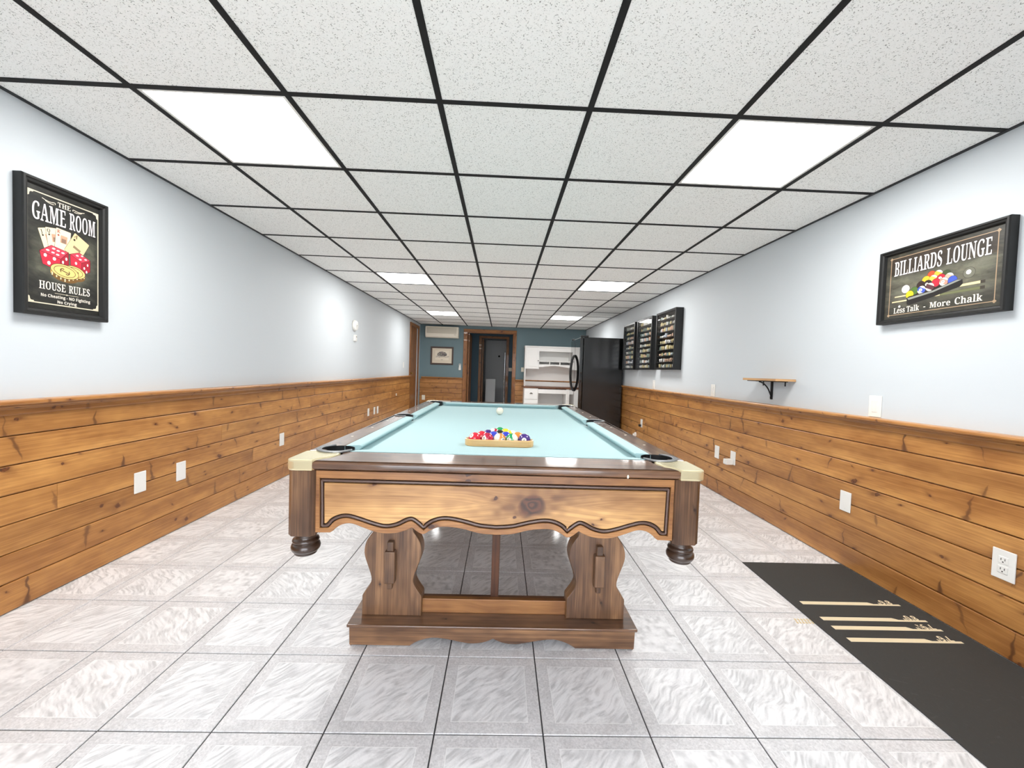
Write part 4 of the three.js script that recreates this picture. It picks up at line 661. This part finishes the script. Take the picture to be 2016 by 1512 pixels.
{
  const L = PI / 2, Rr = -PI / 2, put = (t, label, at, ry, group) => { t.userData.label = label; t.position.set(...at); t.rotation.y = ry; if (group) t.userData.group = group; return t; };
  const fl = XL + FACE - 0.003, fr = XR - FACE + 0.003;
  const blank = put(coverPlate('blank'), 'white blank plate on left boards, closest to the camera', [fl, 0.386, -2.343], L, 'white plates on the left boards');
  [['white blank plate on left boards, second from the camera', -2.638, 0.376], ['white blank plate on left boards beside the table corner', -3.832, 0.374], ['white blank plate on left boards just before the close pair', -6.3, 0.371], ['white blank plate on left boards, nearer of the close pair', -6.594, 0.365], ['white blank plate on left boards, farther of the close pair', -6.765, 0.362]].forEach(([l, z, y]) => dup(blank, l, [fl, y, z], L));
  put(coverPlate('outlet', 0.078, 0.121), 'white duplex outlet on right boards beside the black mat', [fr, 0.373, -1.568], Rr);
  dup(blank, 'white blank plate on right boards, second from the camera', [fr, 0.385, -2.328], Rr, 'white plates on the right boards');
  dup(blank, 'white blank plate on right boards left of the plugged adapter', [fr, 0.388, -3.765], Rr, 'white plates on the right boards');
  dup(blank, 'white blank plate behind the plugged white adapter', [fr, 0.388, -3.5], Rr, 'white plates on the right boards');
  const ad = thing('plug_adapter', 'white plug in adapter sticking out of a plate on right boards', 'adapter', [fr - 0.0075, 0.352, -3.51]); part(ad, 'body', rbox(-0.062, 0, -0.024, 0.024, -0.026, 0.026, 0.006, 2), whitePlastic); part(ad, 'cap', rbox(-0.067, -0.06, -0.016, 0.016, -0.018, 0.018, 0.003), whitePlastic);
  dup(blank, 'white plate with a dark plug on right boards near the refrigerator', [fr, 0.386, -5.845], Rr, 'white plates on the right boards');
  single('dark_plug', rbox(-0.03, 0, -0.016, 0.016, -0.018, 0.018, 0.005, 2), blackPlastic, 'small dark plug in the white plate near the refrigerator', 'plug', [fr - 0.0075, 0.352, -5.86]);
  single('white_plug', merge(rbox(-0.05, 0, -0.028, 0.012, -0.02, 0.02, 0.006, 2), rbox(-0.03, 0, 0.008, 0.03, -0.014, 0.014, 0.005, 2)), whitePlastic, 'small white plug low on right boards near the refrigerator', 'plug', [fr, 0.19, -6.06]);
  const sw = put(coverPlate('switch', 0.076, 0.119), 'white rocker switch on the right wall just above the wood cap', [XR, 0.9625, -2.2], Rr, 'white switches on the painted side walls');
  dup(sw, 'white rocker switch on right wall left of the bracket shelf', [XR, 0.963, -3.935], Rr); dup(sw, 'white rocker switch on right wall below the display cases', [XR, 0.963, -5.49], Rr); dup(sw, 'white rocker switch on left wall near the side door', [XL, 1.126, -8.548], L);
  const iv = put(coverPlate('blank', 0.08, 0.12, ivoryPlastic), 'cream plate on the back boards under the landscape picture', [-1.94, 0.34, ZB + FACE - 0.003], 0);
  put(coverPlate('switch', 0.083, 0.11, ivoryPlastic), 'cream switch plate between the doorway and the white hutch', [0.524, 1.117, ZB], 0);
  put(coverPlate('switch', 0.125, 0.1, ivoryPlastic), 'pale double switch plate on the dark hall wall', [0.253, 1.11, -11.6], 0);
  single('cable_clip', rbox(0, 0.012, -0.022, 0.022, -0.016, 0.016, 0.003), ivoryPlastic, 'tiny cream cable plate high on left boards near the side door', 'wall plate', [fl, 0.545, -7.93]);
  const al = thing('smoke_alarm', 'round white smoke alarm on the left wall', 'alarm', [XL, 1.637, -5.685]); al.origin = null; al.rotation.y = L;
  part(al, 'base', lathe([[0, 0], [0.076, 0], [0.076, 0.014], [0, 0.014]], 32).rotateX(PI / 2), whitePlastic); part(al, 'cover', lathe([[0.07, 0.016], [0.07, 0.03], [0.055, 0.043], [0, 0.045]], 32).rotateX(PI / 2), whitePlastic);
  part(al, 'sounder_ring', new THREE.TorusGeometry(0.034, 0.0025, 6, 28).translate(0, 0, 0.0445), std({ color: 0xc9c8c2, roughness: 0.5 })); part(al, 'test_button', lathe([[0, 0.044], [0.011, 0.044], [0.011, 0.048], [0, 0.0485]], 16).rotateX(PI / 2), std({ color: 0xb9b8b2, roughness: 0.5 }));
  const sn = thing('thermostat', 'small white box sensor below the smoke alarm', 'sensor', [XL, 1.468, -5.71]); sn.origin = null; sn.rotation.y = L;
  part(sn, 'housing', rbox(-0.036, 0.036, -0.044, 0.044, 0, 0.026, 0.005, 2), whitePlastic); part(sn, 'lens', rbox(0.004, 0.02, 0.008, 0.026, 0.025, 0.0275, 0.001), slotDark);
  const rm = thing('remote_control', 'white remote in a holder beside the doorway casing', 'remote', [-1.054, 1.13, ZB]); rm.origin = null;
  part(rm, 'holder', rbox(-0.03, 0.03, -0.08, -0.01, 0, 0.028, 0.004), whitePlastic); part(rm, 'body', rbox(-0.025, 0.025, -0.074, 0.08, 0.005, 0.023, 0.004), whitePlastic); part(rm, 'display', rbox(-0.017, 0.017, 0.045, 0.068, 0.022, 0.0236, 0.0005), std({ color: 0x8a938c, roughness: 0.4 }));
}

// ───────────────────────── dart mat ─────────────────────────
{
  const t = thing('dart_mat', 'long black rubber dart mat along the right wall', 'mat', [1.75, 0, -1]);
  const scuff = canvasTexture(512, 1024, (c, W, H) => { const r = rng(21); c.fillStyle = '#343432'; c.fillRect(0, 0, W, H); for (let i = 0; i < 16000; i++) { const s = 36 + 34 * r(); c.fillStyle = `rgba(${s},${s},${s - 1},.35)`; c.fillRect(r() * W, r() * H, 1 + 2 * r(), 1 + 2 * r()); } c.lineCap = 'round'; for (let i = 0; i < 230; i++) { const y = H * (0.3 + 0.6 * r()), x = r() * W, l = 6 + 46 * r() * r(); c.strokeStyle = `rgba(120,122,122,${0.05 + 0.13 * r()})`; c.lineWidth = 0.6 + 1.5 * r(); c.beginPath(); c.moveTo(x, y); c.lineTo(x + l, y + (r() - 0.4) * 14); c.stroke(); } });
  const g = planExtrude([[1.428, 0.55], [2.0615, 0.55], [2.0615, -2.336], [1.462, -2.334], [1.43, -1.09]], 0.0004, 0.0046, 0.0012);
  const q = grainUV(g, 'x', [0.62, 1], [0, 0]), a = q.attributes.uv; for (let i = 0; i < a.count; i++) a.setXY(i, a.getX(i) - 1.43 / 0.62, 1 - (a.getY(i) + 2.34) / 2.9);
  part(t, 'rubber_sheet', q, std({ map: scuff, roughness: 0.72 }), true);
  const tan = std({ color: 0xe6d6b4, roughness: 0.6 });
  const font = await new FontLoader().loadAsync('fonts/droid/droid_sans_bold.typeface.json');
  const label = (str, size) => { const tg = new TextGeometry(str, { font, size, depth: 0.0004, curveSegments: 4, bevelEnabled: false }); tg.computeBoundingBox(); return tg; };
  for (const [z, txt] of [[-1.9, `8'6"`], [-1.7735, `8'0"`], [-1.708, `7'9`], [-1.6275, `7'6"`]]) {
    const d = 0.026, n = 0.0125, y = 0.0046, xl = 1.503, xr2 = 1.992;
    const m = part(t, 'distance_line', planExtrude([[xl, z], [xr2, z], [xr2, z - n], [1.866, z - n], [1.845, z - d], [xl, z - d]], y - 0.0002, y + 0.0004, 0), tan, true);
    const gs = [label(txt, 0.034).translate(0, 0, 0)]; let w = gs[0].boundingBox.max.x;
    if (txt === `7'9`) { gs.push(label('1', 0.016).translate(w + 0.002, 0.013, 0), label('4', 0.016).translate(w + 0.009, 0, 0), label('"', 0.034).translate(w + 0.021, 0, 0)); w += 0.032; }
    const tg = merge(gs).scale(0.86, 1, 1).rotateX(-PI / 2).rotateY(PI);   // read from the throwing side
    part(m, 'distance_text', tg.translate(1.897 + w * 0.86, y, z - n - 0.034), tan, true);
  }
}
// printed dashes left on the tile next to the mat
{
  const t = thing('dash_decal', 'small patch of tan slanted dashes on the tile beside the mat', 'decal', [1.41, 0, -1.77]), tan = std({ color: 0xcdb88a, roughness: 0.6 });
  for (let j = 0; j < 2; j++) for (let i = 0; i < 6; i++) { const x = -0.036 + i * 0.0142 - j * 0.006, z = -0.019 + j * 0.02; part(t, 'dash', planExtrude([[x, z], [x + 0.008, z], [x + 0.0065, z + 0.016], [x - 0.0015, z + 0.016]], 0.0001, 0.0006, 0), tan); }
}

// ───────────────────────── refrigerator ─────────────────────────
{
  const t = thing('refrigerator', 'tall glossy black two door refrigerator by the right wall', 'refrigerator', [1.67, 0, -7.255]);
  const side = phys({ color: 0x060708, roughness: 0.22, clearcoat: 0.4, clearcoatRoughness: 0.12 }), gloss = phys({ color: 0x070708, roughness: 0.06, clearcoat: 1, clearcoatRoughness: 0.03 });
  part(t, 'cabinet', rbox(1.365, 2.035, 0.03, 1.69, -7.71, -6.8, 0.006, 2), side, true);
  for (const [a, b, hz] of [[-7.71, -7.257, -7.215], [-7.253, -6.8, -7.295]]) {
    const near = b > -7; const d = part(t, 'door', rbox(1.3, 1.36, 0.09, 1.685, a, b, 0.012, 3), gloss, true);
    const z = near ? -7.21 : -7.3, c = new THREE.CatmullRomCurve3([[1.3, 0.76], [1.282, 0.78], [1.25, 0.87], [1.234, 1.0], [1.232, 1.1], [1.237, 1.2], [1.254, 1.31], [1.284, 1.385], [1.3, 1.4]].map(([x, y]) => new THREE.Vector3(x, y, z)));
    part(d, 'handle', new THREE.TubeGeometry(c, 30, 0.014, 8), blackPlastic, true); part(d, 'hinge_cover', rbox(1.31, 1.44, 1.69, 1.72, near ? -6.86 : -7.7, near ? -6.81 : -7.65, 0.006, 2), blackPlastic, true);
  }
  part(t, 'kick_grille', box(1.35, 2.0, 0.0, 0.08, -7.69, -6.82), blackPlastic, true);
}
// ───────────────────────── white desk and hutch ─────────────────────────
{
  const zw = ZB + 0.026, zd = -9.62, zh = -9.82;
  const t = thing('desk', 'white pedestal desk with brown top against the back wall', 'desk', [1.2, 0, -9.9]); const W = (n, g, m = whiteLacquer, p = t) => part(p, n, g, m, true);
  const brown = phys({ map: tableTex, color: new THREE.Color().setRGB(0.85, 0.62, 0.55), roughness: 0.4 }), pull = std({ color: 0x5a5650, roughness: 0.35, metalness: 0.8 });
  W('desk_top', grainUV(rbox(0.525, 1.9, 0.685, 0.722, zw, zd + 0.02, 0.006, 2), 'x', [1.6, 0.8]), brown);
  for (const [a, b] of [[0.545, 0.88], [1.545, 1.88]]) {
    const p = W('pedestal', rbox(a, b, 0.0, 0.685, zw, zd, 0.004));
    for (const [y0, y1] of [[0.42, 0.665], [0.06, 0.4]]) { const d = W('drawer', rbox(a + 0.015, b - 0.015, y0, y1, zd, zd + 0.016, 0.005, 2), whiteLacquer, p); W('cup_pull', new THREE.SphereGeometry(0.032, 14, 8, 0, PI * 2, 0, PI / 2).scale(1.1, 0.8, 0.75).translate((a + b) / 2, (y0 + y1) / 2 + 0.01, zd + 0.016), pull, d); }
  }
  W('kneehole_drawer', rbox(0.88, 1.545, 0.565, 0.67, zd - 0.4, zd - 0.005, 0.004)); W('modesty_panel', box(0.88, 1.545, 0.2, 0.565, zw, zw + 0.015)); W('foot_rail', grainUV(rbox(0.88, 1.545, 0.2, 0.225, zw + 0.1, zw + 0.18, 0.003), 'x', [1.6, 0.8]), brown);
  const h = thing('hutch', 'white hutch with small cupboards and cubbies on the desk', 'hutch', [1.2, 0.722, -10.0]); const H = (n, g, m = whiteLacquer, p = h) => part(p, n, g, m, true);
  H('back_panel', box(0.55, 1.87, 0.722, 1.69, zw, zw + 0.012));
  H('side_panel', rbox(0.548, 0.572, 0.722, 1.685, zw, zh, 0.003)); H('side_panel', rbox(1.848, 1.872, 0.722, 1.685, zw, zh, 0.003));
  H('cornice', rbox(0.535, 1.885, 1.665, 1.7, zw, zh + 0.02, 0.008, 2)); H('top_rail', rbox(0.572, 1.848, 1.575, 1.665, zh - 0.02, zh, 0.002));
  for (const [a, b, kx] of [[0.572, 0.895, 0.872], [1.66, 1.848, 1.683]]) { const c = H('cupboard', box(a, b, 1.14, 1.575, zw + 0.012, zh - 0.004)); const d = H('cupboard_door', merge(rbox(a + 0.006, b - 0.006, 1.15, 1.66, zh - 0.004, zh + 0.012, 0.003), rbox(a + 0.05, b - 0.05, 1.2, 1.6, zh + 0.01, zh + 0.017, 0.004)), whiteLacquer, c); H('knob', new THREE.SphereGeometry(0.012, 12, 8).translate(kx, 1.345, zh + 0.024), pull, d); }
  H('shelf', rbox(0.895, 1.66, 1.325, 1.345, zw + 0.012, zh - 0.004, 0.002)); H('shelf', rbox(0.895, 1.66, 1.245, 1.262, zw + 0.012, zh - 0.004, 0.002));
  for (const x of [1.155, 1.405]) H('divider', box(x - 0.01, x + 0.01, 1.262, 1.325, zw + 0.012, zh - 0.006));
  const arch = [[0.895, 1.262], [0.895, 1.192], ...smooth([[0.93, 1.192], [1.0, 1.2], [1.15, 1.222], [1.277, 1.228], [1.405, 1.222], [1.555, 1.2], [1.625, 1.192]], 4), [1.66, 1.192], [1.66, 1.262]];
  H('arched_valance', faceExtrude(arch, zh, 0.016, { bevel: 0.001 }));
}
// ───────────────────────── air conditioner ─────────────────────────
{
  const t = thing('air_conditioner', 'cream wall mounted air conditioner above the landscape picture', 'air conditioner', [-1.5, 1.97, ZB]);
  const cream = std({ color: 0xf5efdf, roughness: 0.45 }), grey = std({ color: 0xd2ccbb, roughness: 0.5 });
  const prof = [[0, 1.84], [0.12, 1.83], [0.17, 1.845], [0.19, 1.88], [0.2, 1.96], [0.196, 2.08], [0.18, 2.105], [0, 2.108]];
  part(t, 'housing', new THREE.ExtrudeGeometry(shapeOf(mirrored(prof)), { depth: 0.78, bevelEnabled: true, bevelSize: 0.006, bevelThickness: 0.012, bevelOffset: -0.006, bevelSegments: 2 }).rotateY(PI / 2).translate(-1.89, 0, ZB), cream, true);
  part(t, 'intake_panel', rbox(-1.87, -1.14, 1.935, 2.075, ZB + 0.194, ZB + 0.203, 0.003), grey, true); part(t, 'louver', rbox(-1.87, -1.14, 1.853, 1.9, ZB + 0.176, ZB + 0.19, 0.004), cream, true); part(t, 'status_window', rbox(-1.2, -1.15, 1.905, 1.918, ZB + 0.194, ZB + 0.1985, 0.001), grey, true);
}

const renderer = new THREE.WebGLRenderer({ antialias: true });
renderer.shadowMap.enabled = true;
renderer.toneMapping = THREE.LinearToneMapping;
renderer.toneMappingExposure = EXPOSURE;
renderer.render(scene, camera);
